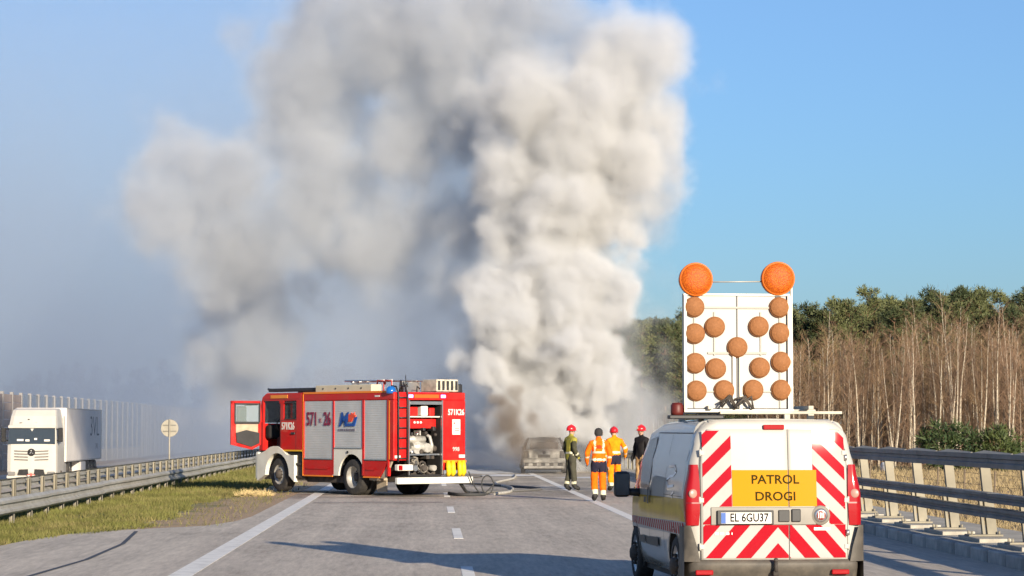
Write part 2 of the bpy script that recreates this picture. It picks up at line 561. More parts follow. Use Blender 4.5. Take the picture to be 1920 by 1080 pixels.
def bridge_barrier():
    root = empty('bridge_barrier', (7.9, 0, 0.13))
    tag(root, 'tall steel bridge barrier with three dark rails and leaning posts', 'barrier')
    y0, y1, st = 20.6, 65.0, 2.49
    n = int((y1 - y0) / st)
    LEAN = 0.10
    g = MB()
    def lx(z):
        return 0.20 - LEAN * z
    def slab(x0, x1, ya, yb, z0, z1):
        g.add([(lx(z) + x, y, z) for z in (z0, z1) for y in (ya, yb) for x in (x0, x1)],
              [(0, 2, 3, 1), (4, 5, 7, 6), (0, 1, 5, 4), (2, 6, 7, 3), (0, 4, 6, 2), (1, 3, 7, 5)])
    slab(0.02, 0.16, -0.055, 0.055, 0.025, 1.16)
    slab(-0.05, -0.012, -0.05, 0.05, 0.025, 0.62)
    slab(-0.013, 0.021, -0.012, 0.012, 0.3, 0.6)
    post = g.mesh('post', steel_lit)
    bp = MB().box(-0.08, 0.42, -0.16, 0.16, 0.0, 0.028, bev=0.006)
    for sx in (-0.03, 0.37):
        for sy in (-0.11, 0.11):
            bp.cyl((sx, sy, 0.02), (sx, sy, 0.075), 0.018, n=6)
    bpm = bp.mesh('base_plate', steel_lit)
    cap = MB()
    cap.add([(0.02, -2.3, 1.262), (0.02, 0.0, 1.262), (0.19, 0.0, 1.30), (0.06, -2.3, 1.275), (0.02, -2.3, 1.25), (0.02, 0, 1.25), (0.19, 0, 1.25), (0.06, -2.3, 1.25)],
            [(0, 1, 2, 3), (4, 7, 6, 5), (0, 4, 5, 1), (1, 5, 6, 2), (2, 6, 7, 3), (3, 7, 4, 0)])
    capm = cap.mesh('top_bracket', steel_lit)
    sl = MB().box(-0.10, 0.40, -0.9, 0.5, -0.02, 0.055, bev=0.012)
    slm = sl.mesh('bed_block', concrete)
    for k in range(n + 1):
        y = y0 + k * st
        for nm, mm in (('post', post), ('base_plate', bpm), ('top_bracket', capm)):
            o = link(nm, mm, root)
            o.location = (0, y, 0.055 if nm != 'top_bracket' else 0)
        o = link('bed_block', slm, root)
        o.location = (0, y, 0)
    def rail(z0, z1, xo, d):
        h = z1 - z0
        r = MB()
        prof = [(0, 0), (d, 0), (d, h), (0, h), (0, h * 0.68), (0.022, h * 0.6), (0.022, h * 0.4), (0, h * 0.32)]
        r.prism([(xo + a, z0 + b_) for a, b_ in prof][::-1], 'y', 0, 2 * st - 0.012)
        return r.mesh('rail', mat('shaded_rail', (0.17, 0.17, 0.165), 0.6, metal=0.2, var=0.25, vscale=2, dirt=(0.06, 0.05, 0.045), dscale=1.5, damt=0.5, randtint=0.1))  # dirty steel, base colour darkened to carry the shade on the road side
    for (z0, z1, xo, d) in ((1.06, 1.262, -0.05, 0.12), (0.58, 0.71, -0.055, 0.17), (0.365, 0.505, -0.06, 0.17)):
        rm = rail(z0, z1, xo, d)
        for k in range(n // 2 + 1):
            o = link('rail', rm, root)
            o.location = (0, y0 - 1.2 + 2 * st * k, rnd.uniform(-0.004, 0.004))
bridge_barrier()

# ------------------------------------------------------------------ sign seen from behind, noise barrier
sign = empty('traffic_sign', (-12.05, 115, -0.62))
tag(sign, 'round traffic sign seen from its bare back on a thin pole', 'traffic sign')
alu = mat('bare_aluminium', (0.34, 0.31, 0.25), 0.6, metal=0.2, var=0.12, vscale=5)
dk = mat('dark_bracket', (0.16, 0.15, 0.13), 0.6)
MB().lathe([(0.001, 0.0), (0.40, 0.0), (0.41, 0.01), (0.41, 0.03), (0.001, 0.03)], (0, 0, 2.37), 'y', 32, smooth=False).build('sign_plate', alu, sign)
for z in (2.23, 2.51):
    MB().box(-0.3, 0.3, -0.03, -0.002, z - 0.02, z + 0.02).build('bracket', dk, sign)
MB().cyl((0, -0.05, -0.1), (0, -0.05, 2.8), 0.035).build('pole', alu, sign)

nb = empty('noise_barrier', (-30, 150, -1.25))
tag(nb, 'tall noise barrier of posts and panels behind the far carriageway', 'noise barrier')
wood = mat('barrier_board', (0.40, 0.31, 0.25), 0.9, var=0.2, vscale=1.2, randtint=0.1)
acr = mat('acrylic_pane', (0.25, 0.30, 0.34), 0.15, alpha=0.45, spec=0.3)
pale = mat('barrier_pale', (0.40, 0.375, 0.34), 0.8, var=0.1, vscale=1, randtint=0.08)
pst = MB().box(-0.12, 0.12, -0.12, 0.12, 0, 5.6).mesh('post', pale)
wp = MB()
for i in range(9):
    wp.box(-0.06, 0.06 + 0.015 * (i % 2), 0.14, 3.86, 0.05 + i * 0.6, 0.62 + i * 0.6, bev=0.02)
wpm = wp.mesh('board_panel', wood)
ap = MB().box(-0.02, 0.02, 0.12, 3.88, 1.1, 5.5).mesh('clear_panel', acr)
cp = MB().box(-0.07, 0.07, 0.12, 3.88, 0.0, 1.09).mesh('plinth', pale)
sp = MB()
for i in range(5):
    sp.box(-0.05, 0.05 + 0.05 * (i % 2), 0.14 + i * 0.745, 0.86 + i * 0.745, 0.05, 5.45)
spm = sp.mesh('ribbed_panel', pale)
for k in range(56):
    o = link('post', pst, nb)
    o.location = (0, 4 * k, 0)
    if k < 8:
        p_ = [('board_panel', wpm)]
    elif k < 27:
        p_ = [('clear_panel', ap), ('plinth', cp)]
    else:
        p_ = [('ribbed_panel', spm)]
    for nm, mm in p_:
        o = link(nm, mm, nb)
        o.location = (0, 4 * k, 0)
# ------------------------------------------------------------------ shared vehicle materials and wheels
red = mat('fire_red', (0.50, 0.010, 0.010), 0.5, spec=0.15, coat=0.55, coatr=0.06, var=0.06, vscale=2, dirt=(0.22, 0.07, 0.045), dscale=1.6, damt=0.4)
white_p = mat('white_paint', (0.70, 0.67, 0.585), 0.5, spec=0.3, coat=0.15, var=0.05, vscale=2, dirt=(0.34, 0.30, 0.23), dscale=1.8, damt=0.35)
rubber = mat('tyre_rubber', (0.028, 0.026, 0.025), 0.85, var=0.3, vscale=12, dirt=(0.13, 0.11, 0.08), dscale=5, damt=0.4)
black_p = mat('black_plastic', (0.025, 0.025, 0.027), 0.5, var=0.2, vscale=6)
dark_in = mat('dark_interior', (0.018, 0.017, 0.017), 0.8, var=0.3, vscale=5)
chassis_m = mat('chassis_grime', (0.05, 0.042, 0.036), 0.8, var=0.4, vscale=5, dirt=(0.14, 0.11, 0.08), dscale=4, damt=0.5)
rim_m = mat('rim_paint', (0.42, 0.40, 0.36), 0.5, metal=0.3, dirt=(0.14, 0.11, 0.08), dscale=6, damt=0.6)
chrome = mat('bright_metal', (0.55, 0.54, 0.52), 0.3, metal=0.9, var=0.1, vscale=8)
glass_d = mat('vehicle_glass', (0.02, 0.028, 0.032), 0.06, spec=0.7, alpha=0.72)
orange_s = mat('orange_strip', (0.80, 0.22, 0.02), 0.5)
yellow_m = mat('yellow_hose', (0.75, 0.50, 0.01), 0.55, var=0.2, vscale=12)
beige = mat('beige_plate', (0.42, 0.34, 0.24), 0.8, var=0.2, vscale=5, dirt=(0.2, 0.15, 0.1), dscale=3)
letter_w = mat('letter_white', (0.66, 0.63, 0.58), 0.5)
letter_r = mat('letter_maroon', (0.20, 0.015, 0.05), 0.5)
blue_lens = mat('blue_lens', (0.01, 0.10, 0.35), 0.15, spec=0.7, emit=(0.05, 0.35, 1.0), estr=0.03)
red_lens = mat('red_lens', (0.30, 0.004, 0.008), 0.5, spec=0.1, coat=0.4, coatr=0.05)
clear_lens = mat('clear_lens', (0.6, 0.58, 0.54), 0.15, coat=0.5)

def shutter_material():
    m = bpy.data.materials.new('shutter_aluminium')
    m.use_nodes = True
    t = m.node_tree
    b = NB(t)
    p = t.nodes['Principled BSDF']
    tc = b.n('ShaderNodeTexCoord').outputs['Object']
    nz = b.n('ShaderNodeTexNoise', {'Vector': tc, 'Scale': 2.2, 'Detail': 5.0}).outputs['Fac']
    b.put(p.inputs['Base Color'], b.ramp(nz, [(0.3, (0.50, 0.50, 0.48)), (0.7, (0.60, 0.59, 0.56))]))
    p.inputs['Metallic'].default_value = 0.25
    p.inputs['Roughness'].default_value = 0.42
    return m
shutter_m = shutter_material()

def wheel(parent, c, side, R_, w, rim_r, dual=False, rim=rim_m):
    """axis along local y; side = +1 when the outer face looks to +y"""
    c = Vector(c)
    t = MB()
    def tyre(off):
        prof = [(rim_r, -w / 2), (R_ * 0.90, -w / 2), (R_ * 0.975, -w * 0.42), (R_, -w * 0.30), (R_, w * 0.30), (R_ * 0.975, w * 0.42), (R_ * 0.90, w / 2), (rim_r, w / 2)]
        t.lathe(prof, c + Vector((0, off, 0)), 'y', 32)
        for k in range(28):
            a = 2 * math.pi * k / 28
            d = Vector((math.cos(a), 0, math.sin(a)))
            q = c + d * (R_ + 0.004) + Vector((0, off, 0))
            s = Vector((-d.z, 0, d.x))
            t.add([q - s * 0.022 - Vector((0, w * 0.36, 0)), q + s * 0.022 - Vector((0, w * 0.30, 0)), q + s * 0.022 + Vector((0, w * 0.36, 0)), q - s * 0.022 + Vector((0, w * 0.30, 0))], [(0, 1, 2, 3)])
    tyre(0)
    if dual:
        tyre(-side * (w + 0.05))
    to = t.build('wheel', rubber, parent)
    g = MB()
    s = side
    if dual:
        g.lathe([(rim_r + 0.005, s * w * 0.46), (rim_r * 0.92, s * w * 0.40), (rim_r * 0.80, s * w * 0.05), (rim_r * 0.62, -s * w * 0.20), (rim_r * 0.45, -s * w * 0.20)], c, 'y', 28)
    else:
        g.lathe([(rim_r + 0.005, s * w * 0.46), (rim_r * 0.90, s * w * 0.40), (rim_r * 0.80, s * w * 0.30), (rim_r * 0.62, s * w * 0.42), (rim_r * 0.45, s * w * 0.42)], c, 'y', 28)
    g.build('rim', rim, to)
    h = MB()
    zz = -0.20 if dual else 0.42
    h.lathe([(rim_r * 0.46, s * w * zz), (rim_r * 0.40, s * w * (zz + 0.25)), (rim_r * 0.25, s * w * (zz + 0.36)), (0.001, s * w * (zz + 0.38))], c, 'y', 18)
    for k in range(10):
        a = 2 * math.pi * k / 10
        q = c + Vector((math.cos(a) * rim_r * 0.55, s * w * zz, math.sin(a) * rim_r * 0.55))
        h.cyl(q, q + Vector((0, s * 0.03, 0)), 0.016, n=6)
    h.build('hub', chassis_m, to)
    return to

def arch_poly(t0, t1, z0, z1, c, r, n=14):
    """panel outline with a wheel-arch bite out of its lower edge; (t, z) points"""
    ct, cz = c
    pts = [(t0, z0), (t0, z1), (t1, z1), (t1, z0)]
    arc = []
    for k in range(n + 1):
        a = math.pi * k / n
        q = (ct + r * math.cos(a), cz + r * math.sin(a))
        if q[1] < z0:
            q = (q[0], z0)
        arc.append(q)
    return pts + arc       # clockwise loop closing along the lower edge

def arch_panel(mb, t0, t1, z0, z1, c, r, y0, y1, mi=0, topf=None):
    """strip-built panel (no n-gon): columns between the arch and the top edge"""
    ct, cz = c
    cols = sorted(set([t0, t1, max(t0, ct - r), min(t1, ct + r)] + [min(t1, max(t0, ct + r * math.cos(math.pi * k / 22))) for k in range(23)]))
    def low(t):
        d = abs(t - ct)
        return z0 if d >= r else max(z0, cz + math.sqrt(max(0, r * r - d * d)))
    for a, c_ in zip(cols, cols[1:]):
        if c_ - a < 1e-5:
            continue
        la, lb = low(a), low(c_)
        ta, tb = (z1, z1) if topf is None else (topf(a), topf(c_))
        vs = [(a, y0, la), (c_, y0, lb), (c_, y0, tb), (a, y0, ta), (a, y1, la), (c_, y1, lb), (c_, y1, tb), (a, y1, ta)]
        mb.add(vs, [(0, 1, 2, 3), (4, 7, 6, 5), (0, 4, 5, 1), (3, 2, 6, 7)], mi)
    a = cols[0]
    z1 = z1 if topf is None else topf(a)
    mb.add([(a, y0, low(a)), (a, y1, low(a)), (a, y1, z1), (a, y0, z1)], [(0, 1, 2, 3)], mi)
    a = cols[-1]
    z1 = z1 if topf is None else topf(a)
    mb.add([(a, y0, low(a)), (a, y1, low(a)), (a, y1, z1), (a, y0, z1)], [(0, 1, 2, 3)], mi)

# ------------------------------------------------------------------ fire engine: x forward from the tail, y to its left, z up
def fire_engine():
    root = empty('fire_engine', (0.04, 63.68, 0.0), R(90 + 36))
    tag(root, 'red and white fire engine standing across the left lane with its cab door open', 'fire engine')
    HW = 1.15
    Lside = HW
    # --- superstructure
    b = MB()
    b.box(0.95, 4.22, -HW + 0.06, HW - 0.06, 1.13, 2.46)
    b.box(0.95, 1.29, -HW + 0.06, HW - 0.06, 0.56, 1.13)
    b.box(2.56, 4.22, -HW + 0.06, HW - 0.06, 0.56, 1.13)
    b.box(0.0, 4.22, -HW, HW, 2.47, 2.68, bev=0.03)
    b.box(0.0, 0.215, HW - 0.47, HW, 0.92, 2.475, bev=0.02).box(0.21, 0.96, HW - 0.465, HW - 0.06, 0.92, 2.47)
    b.box(0.0, 0.96, -HW, -0.39, 0.66, 2.475, bev=0.02)
    for (t0, t1) in ((0.22, 0.30), (1.34, 1.42), (2.74, 2.80), (4.18, 4.22)):
        b.box(t0, t1, HW - 0.07, HW, 0.52, 2.48)
    b.box(0.96, 4.22, -HW, -HW + 0.07, 0.5, 2.475)
    body = b.build('body', red, root)
    MB().box(0.02, 0.96, -0.39, 0.68, 0.5, 0.555).box(0.93, 0.955, -0.39, 0.68, 0.555, 2.46).build('pump_bay', dark_in, root)
    # rolling shutters with real slats
    for (t0, t1, z0) in ((0.30, 1.34, 0.92), (1.42, 2.74, 1.21), (2.80, 4.18, 0.92)):
        s = MB()
        z = z0
        while z < 2.46:
            zz = min(z + 0.046, 2.47)
            s.add([(t0, HW - 0.021, z), (t1, HW - 0.021, z), (t1, HW - 0.018, z + 0.012), (t0, HW - 0.018, z + 0.012), (t1, HW - 0.018, zz - 0.012), (t0, HW - 0.018, zz - 0.012), (t1, HW - 0.021, zz), (t0, HW - 0.021, zz)],
                  [(0, 1, 2, 3), (3, 2, 4, 5), (5, 4, 6, 7)])
            z += 0.046
        so_ = s.build('shutter', shutter_m, root)
        MB().box(t0 + 0.02, t1 - 0.02, HW - 0.02, HW + 0.012, z0, z0 + 0.03).build('pull_bar', chrome, so_)
    # lower lockers
    for (poly) in ([(2.80, 0.50), (4.18, 0.50), (4.18, 0.90), (2.80, 0.90)], [(0.62, 0.50), (1.36, 0.50), (1.36, 0.90), (0.26, 0.90)]):
        lk = MB().prism(poly, 'y', HW - 0.05, HW - 0.006).build('locker_panel', red, root)
        t0, t1 = poly[0][0] + 0.14, poly[1][0] - 0.14
        MB().prism([(t0 + 0.1, 0.66), (t1, 0.66), (t1, 0.70), (t0, 0.70)], 'y', HW - 0.01, HW + 0.015).build('grip_lip', red, lk)
    g = MB()
    arch_panel(g, 1.385, 2.795, 0.50, 1.20, (1.92, 0.47), 0.60, HW - 0.05, HW - 0.001)
    g.cyl((2.08, HW - 0.01, 1.12), (2.08, HW + 0.02, 1.12), 0.035, mi=1)
    g.build('wheel_arch', [white_p, black_p], root)
    st = MB()
    st.box(2.80, 4.19, HW - 0.02, HW + 0.006, 0.465, 0.499)
    st.box(0.62, 1.37, HW - 0.02, HW + 0.006, 0.465, 0.499)
    st.box(0.30, 4.22, HW - 0.05, HW + 0.008, 2.665, 2.715)
    st.box(0.17, 0.215, HW - 0.02, HW + 0.005, 0.95, 2.46)
    st.box(4.222, 4.24, HW - 0.02, HW + 0.008, 0.47, 2.66)
    st.build('reflective_strip', orange_s, root)
    MB().add([(0.62, HW - 0.08, 0.46), (0.24, HW - 0.08, 0.88), (0.12, HW - 0.08, 0.90), (0.40, HW - 0.08, 0.46), (0.62, HW - 0.03, 0.46), (0.24, HW - 0.03, 0.88), (0.12, HW - 0.03, 0.90), (0.40, HW - 0.03, 0.46)],
             [(0, 1, 2, 3), (4, 7, 6, 5), (0, 4, 5, 1), (1, 5, 6, 2), (2, 6, 7, 3), (3, 7, 4, 0)]).build('tail_skirt', beige, root)
    # chassis, mud flap, fuel tank
    c = MB()
    c.box(0.25, 6.0, -0.42, 0.42, 0.42, 0.62)
    c.box(2.5, 4.3, -0.95, 0.98, 0.30, 0.50, bev=0.03)
    c.cyl((1.92, -0.95, 0.47), (1.92, 0.95, 0.47), 0.09)
    c.cyl((5.48, -0.95, 0.47), (5.48, 0.95, 0.47), 0.08)
    c.box(4.25, 4.62, 0.5, 1.08, 0.34, 1.12)
    c.box(0.1, 0.9, -0.7, 0.8, 0.36, 0.5)
    c.build('chassis', chassis_m, root)
    MB().box(0.72, 1.16, HW - 0.32, HW - 0.29, 0.10, 0.46).box(0.70, 1.18, HW - 0.30, HW - 0.07, 0.40, 0.46).build('mud_flap', beige, root)
    # rear face furniture
    MB().box(-0.24, -0.12, -1.23, 1.19, 0.32, 0.49, bev=0.02).box(-0.13, 0.1, 0.5, 0.58, 0.38, 0.46).box(-0.13, 0.1, -0.58, -0.5, 0.38, 0.46).build('rear_bumper', white_p, root)
    MB().box(-0.10, 0.05, 0.60, 1.08, 0.66, 0.82, bev=0.02).build('rear_lamp_box', white_p, root)
    MB().box(-0.125, -0.102, 0.95, 1.06, 0.68, 0.80).build('rear_lamp', red_lens, root)
    l = MB()
    for y in (1.04, 0.75):
        l.tube([(-0.06, y, 0.88), (-0.07, y, 2.62), (0.05, y, 2.82), (0.25, y, 2.84)], 0.02, 8)
    l.build('ladder', black_p, root)
    lad = root.children[-1]
    for k in range(7):
        MB().cyl((-0.065, 0.75, 0.98 + 0.26 * k), (-0.065, 1.04, 0.98 + 0.26 * k), 0.017, n=8).build('rung', black_p, lad)
    fr = MB()
    fr.box(-0.03, 0.02, 0.655, 0.69, 0.55, 2.47).box(-0.03, 0.02, -0.40, -0.365, 0.55, 2.47).box(-0.04, 0.02, -0.365, 0.655, 2.36, 2.44)
    fr.build('door_frame', chrome, root)
    hd = MB().box(-0.012, 0.0, -0.28, 0.50, 2.53, 2.62).build('rear_header_board', mat('header_amber', (0.62, 0.10, 0.01), 0.5), root)
    for y in (0.62, -0.42):
        MB().box(-0.03, 0.0, y - 0.07, y + 0.07, 2.535, 2.615, bev=0.01).build('blue_flasher', mat('flasher', (0.25, 0.15, 0.5), 0.2, emit=(0.55, 0.35, 1.0), estr=1.0), root)
    # pump compartment
    MB().box(0.03, 0.94, 0.645, 0.672, 0.56, 2.44).box(0.03, 0.94, -0.382, -0.355, 0.56, 2.44).box(0.03, 0.94, -0.36, 0.65, 2.42, 2.45).build('bay_lining', dark_in, root)
    rq = random.Random(12)
    for k in range(14):
        y, z, w = rq.uniform(-0.30, 0.55), rq.choice((0.66, 0.80, 0.95, 1.14, 1.56, 1.68)), rq.uniform(0.04, 0.10)
        MB().box(0.06 + 0.1 * rq.random(), 0.4, y - w / 2, y + w / 2, z, z + rq.uniform(0.05, 0.13), bev=0.012).build('fitting', [black_p, chassis_m, rim_m, chassis_m][k % 4], root)
    MB().box(0.05, 0.9, -0.36, 0.64, 2.03, 2.06).build('shelf', white_p, root)
    MB().box(0.05, 0.9, -0.36, 0.64, 1.05, 1.09).build('shelf', chrome, root)
    MB().box(0.22, 0.9, -0.36, 0.60, 1.74, 2.0, bev=0.02).build('control_panel', red, root)
    cpn = root.children[-1]
    for y in (0.34, 0.24, 0.14):
        MB().cyl((0.20, y, 1.90), (0.225, y, 1.90), 0.032, n=14).build('gauge', letter_w, cpn)
    for (y0, y1, z0, z1, mm, nm) in ((0.30, 0.60, 2.065, 2.30, red, 'equipment_case'), (-0.02, 0.20, 2.065, 2.33, letter_w, 'equipment_case'), (-0.24, -0.06, 2.065, 2.28, red, 'equipment_case')):
        MB().box(0.10, 0.55, y0, y1, z0, z1, bev=0.03).build(nm, mm, root)
    pm_ = MB()
    pm_.cyl((0.24, 0.62, 1.46), (0.24, 0.02, 1.46), 0.10, n=16)
    pm_.cyl((0.22, 0.45, 1.26), (0.22, 0.0, 1.26), 0.14, n=16)
    pm_.cyl((0.10, 0.30, 1.24), (0.34, 0.30, 1.24), 0.16, n=16)
    pm_.cyl((0.06, 0.02, 1.24), (0.34, 0.02, 1.24), 0.12, n=16)
    pm_.tube([(0.12, -0.12, 1.10), (0.10, -0.14, 1.30), (0.14, -0.10, 1.52), (0.3, -0.02, 1.62)], 0.045, 10)
    pm_.build('pump', mat('pump_grey', (0.48, 0.46, 0.41), 0.45, metal=0.3, var=0.25, vscale=6, dirt=(0.08, 0.07, 0.06), dscale=5, damt=0.6), root)
    pmp = root.children[-1]
    for (y, z, r_) in ((0.50, 1.14, 0.06), (0.20, 1.14, 0.06), (-0.22, 1.22, 0.07), (0.34, 1.60, 0.04), (0.05, 1.62, 0.045), (-0.25, 1.58, 0.04)):
        MB().lathe([(r_, 0), (r_ * 1.15, -0.03), (r_ * 0.6, -0.06), (0.001, -0.07)], (0.12, y, z), 'x', 14).build('valve', chassis_m if y < 0.3 else chrome, pmp)
    rng = random.Random(4)
    for k in range(9):
        y = rng.uniform(-0.3, 0.55)
        z = rng.uniform(0.62, 1.0)
        rr = rng.uniform(0.06, 0.15)
        pts = [(0.1 + 0.06 * rng.random(), y + rr * math.cos(a * 0.5), z + rr * math.sin(a * 0.5)) for a in range(14)]
        MB().tube(pts, 0.026, 7).build('coiled_hose', [chassis_m, mat('hose_grey', (0.2, 0.18, 0.15), 0.8), black_p][k % 3], root)
    for k in range(3):
        y = 0.45 - 0.3 * k
        MB().cyl((0.0, y, 0.72), (0.35, y, 0.72), 0.075, n=14).build('pump_outlet', [chrome, chassis_m, rim_m][k], root)
    # right column: sticker, yellow hoses, lettering
    MB().box(-0.006, 0.01, -0.98, -0.72, 1.58, 1.98, bev=0.002).build('notice_plate', letter_w, root)
    np_ = root.children[-1]
    MB().box(-0.009, -0.005, -0.80, -0.76, 1.86, 1.90).box(-0.009, -0.005, -0.94, -0.80, 1.74, 1.755).box(-0.009, -0.005, -0.94, -0.80, 1.68, 1.695).build('print', red, np_)
    for y in (-0.52, -0.66, -0.88, -1.0):
        MB().tube([(-0.10, y, 0.90), (-0.13, y + 0.01, 0.75), (-0.12, y - 0.01, 0.60), (-0.07, y, 0.52)], [0.055, 0.072, 0.070, 0.06], 10).build('yellow_hose', yellow_m, root)
    MB().box(-0.05, 0.0, -1.14, -0.40, 0.86, 0.92).build('orange_edge', orange_s, root)
    MB().box(-0.02, 0.0, -1.12, -0.93, 0.98, 1.06).box(-0.02, 0.0, 0.94, 1.12, 0.98, 1.05).build('reflector', letter_w, root)
    lettering('lettering', '571K26', 0.21, letter_w, root, (-0.006, -0.84, 2.16), (0, -1, 0), (0, 0, 1), xscale=0.8, depth=0.003, bold=0.006)
    lettering('lettering', '998', 0.15, letter_w, root, (-0.006, -0.84, 1.20), (0, -1, 0), (0, 0, 1), depth=0.003)
    # --- cab
    cz = [(4.30, 1.16), (6.42, 1.16), (6.46, 1.9), (6.30, 2.60), (6.05, 2.72), (4.30, 2.72)]
    cb = MB()
    for s in (1, -1):
        y0, y1 = (HW - 0.06, HW) if s > 0 else (-HW, -HW + 0.06)
        cb.prism([(4.30, 1.13), (4.56, 1.13), (4.56, 2.55), (4.30, 2.55)], 'y', y0, y1)
        cb.prism([(4.56, 1.13), (5.36, 1.13), (5.36, 1.98), (4.56, 1.98)], 'y', y0, y1)
        cb.prism([(5.20, 1.98), (5.36, 1.98), (5.36, 2.50), (5.20, 2.50)], 'y', y0, y1)
        cb.prism([(4.56, 2.50), (6.32, 2.50), (6.28, 2.60), (6.08, 2.70), (4.30, 2.70), (4.30, 2.55), (4.56, 2.55)], 'y', y0, y1)
        cb.prism([(5.36, 2.42), (5.42, 2.42), (5.42, 2.50), (5.36, 2.50)], 'y', y0, y1)
        cb.prism([(6.26, 1.14), (6.43, 1.14), (6.46, 1.9), (6.34, 2.50), (6.24, 2.50)], 'y', y0, y1)
        if s < 0:
            cb.prism([(5.36, 1.13), (6.26, 1.13), (6.26, 1.94), (5.36, 1.94)], 'y', y0, y1)
    cb.box(4.30, 6.1, -HW + 0.06, HW - 0.06, 2.63, 2.71, bev=0.03)
    cb.prism([(6.08, 2.64), (6.30, 2.54), (6.34, 2.60), (6.10, 2.715)], 'y', -HW + 0.05, HW - 0.05)
    cb.box(4.30, 4.36, -HW + 0.06, HW - 0.06, 1.13, 2.64)
    cb.prism([(6.40, 1.13), (6.47, 1.13), (6.47, 1.88), (6.41, 1.88)], 'y', -HW + 0.05, HW - 0.05)
    cab = cb.build('cab', red, root)
    MB().box(4.32, 6.42, -HW + 0.05, HW - 0.05, 1.05, 1.14).build('cab_floor', dark_in, root)
    MB().prism([(6.415, 1.90), (6.45, 1.90), (6.335, 2.53), (6.30, 2.53)], 'y', -HW + 0.12, HW - 0.12).build('windscreen', glass_d, root)
    for s in (1, -1):
        y = HW - 0.035 if s > 0 else -HW + 0.025
        MB().box(4.57, 5.19, y, y + 0.01, 1.99, 2.49).build('window_pane', glass_d, root)
    MB().prism([(5.40, 1.95), (6.24, 1.95), (6.2, 2.49), (5.40, 2.49)], 'y', -HW + 0.025, -HW + 0.035).build('window_pane', mat('clear_pane', (0.35, 0.42, 0.42), 0.05, alpha=0.25), root)
    for (t0, y0) in ((5.50, 0.35), (5.50, -0.80), (4.60, 0.35), (4.60, -0.45)):
        MB().box(t0 + 0.05, t0 + 0.55, y0, y0 + 0.5, 1.14, 1.52, bev=0.06).box(t0, t0 + 0.16, y0, y0 + 0.5, 1.45, 2.18, bev=0.06).build('seat', dark_in, root)
    MB().tube([(6.05 + 0.02 * math.sin(a * 0.42), 0.62 + 0.21 * math.cos(a * 0.42), 1.82 + 0.19 * math.sin(a * 0.42)) for a in range(16)], 0.018, 6).cyl((6.05, 0.62, 1.82), (6.35, 0.62, 1.6), 0.03).box(6.1, 6.4, -1.0, 1.0, 1.45, 1.85, bev=0.08).build('dashboard', dark_in, root)
    MB().box(5.33, 5.40, HW - 0.10, HW - 0.01, 1.15, 2.49).build('pillar_seal', black_p, root)
    # cab side furniture
    for (t0, t1, z0, z1) in ((4.575, 4.585, 1.17, 1.97), (5.325, 5.335, 1.17, 1.97), (4.585, 5.325, 1.955, 1.965), (4.36, 6.2, 2.535, 2.543)):
        MB().box(t0, t1, HW - 0.01, HW + 0.0025, z0, z1).build('panel_gap', black_p, root)
    for z in (2.02, 2.46):
        MB().box(4.60, 5.16, HW - 0.03, HW + 0.004, z - 0.03, z + 0.0).build('window_seal', black_p, root)
    st = MB()
    st.box(4.30, 5.20, HW - 0.02, HW + 0.007, 1.125, 1.165)
    st.build('reflective_strip', mat('yellow_strip', (0.75, 0.42, 0.02), 0.5), root)
    MB().box(5.0, 5.85, HW - 0.01, HW + 0.012, 2.565, 2.655).build('amber_marker', mat('amber_panel', (0.72, 0.25, 0.03), 0.5), root)
    MB().box(4.62, 4.80, HW - 0.005, HW + 0.03, 1.58, 1.64, bev=0.01).build('door_handle', black_p, root)
    MB().box(4.228, 4.31, -HW + 0.08, HW - 0.03, 0.9, 2.62).build('cab_gap', black_p, root)
    lettering('lettering', '571K26', 0.27, letter_w, root, (4.98, HW + 0.004, 1.80), (-1, 0, 0), (0, 0, 1), xscale=0.75, depth=0.003, bold=0.008)
    # white front fender with wheel arch
    g = MB()
    arch_panel(g, 4.62, 6.50, 0.30, 1.22, (5.48, 0.47), 0.60, HW - 0.10, HW + 0.03, topf=lambda t: 1.02 + 0.24 * max(0.0, 1 - ((t - 5.62) / 0.62) ** 2) if t > 5.0 else 1.02)
    g.build('front_fender', white_p, root)
    MB().box(6.44, 6.62, -HW, HW + 0.02, 0.34, 1.10, bev=0.05).build('front_bumper', white_p, root)
    MB().box(6.53, 6.64, 0.70, 1.08, 0.62, 0.82, bev=0.02).build('headlamp', clear_lens, root)
    MB().box(6.53, 6.64, -1.08, -0.70, 0.62, 0.82, bev=0.02).build('headlamp', clear_lens, root)
    MB().box(6.465, 6.50, -0.8, 0.8, 1.15, 1.8, bev=0.02).build('grille', black_p, root)
    MB().box(4.95, 6.05, 0.2, HW - 0.1, 0.98, 1.06).build('wheel_well', dark_in, root)
    MB().box(1.28, 2.57, -0.6, HW - 0.055, 1.075, 1.125).box(1.285, 1.30, 0.2, HW - 0.055, 0.5, 1.08).box(2.55, 2.565, 0.2, HW - 0.055, 0.5, 1.08).box(1.3, 2.55, 0.45, 0.47, 0.5, 1.08).build('wheel_well', dark_in, root)
    for k in range(2):
        MB().box(4.30, 4.60, HW - 0.14, HW - 0.02, 0.42 + 0.34 * k, 0.47 + 0.34 * k).build('cab_step', chassis_m, root)
    # open front door, swung out on its front hinge
    dr = MB()
    DW = 0.95
    def dp(a, z, t_):          # a: distance from hinge, t_: thickness offset (inner side positive)
        d = Vector((0.10, 0.995, 0)).normalized()
        nrm = Vector((-d.y, d.x, 0))
        p = Vector((6.30, HW + 0.02, 0)) + d * a + nrm * t_
        return (p.x, p.y, z)
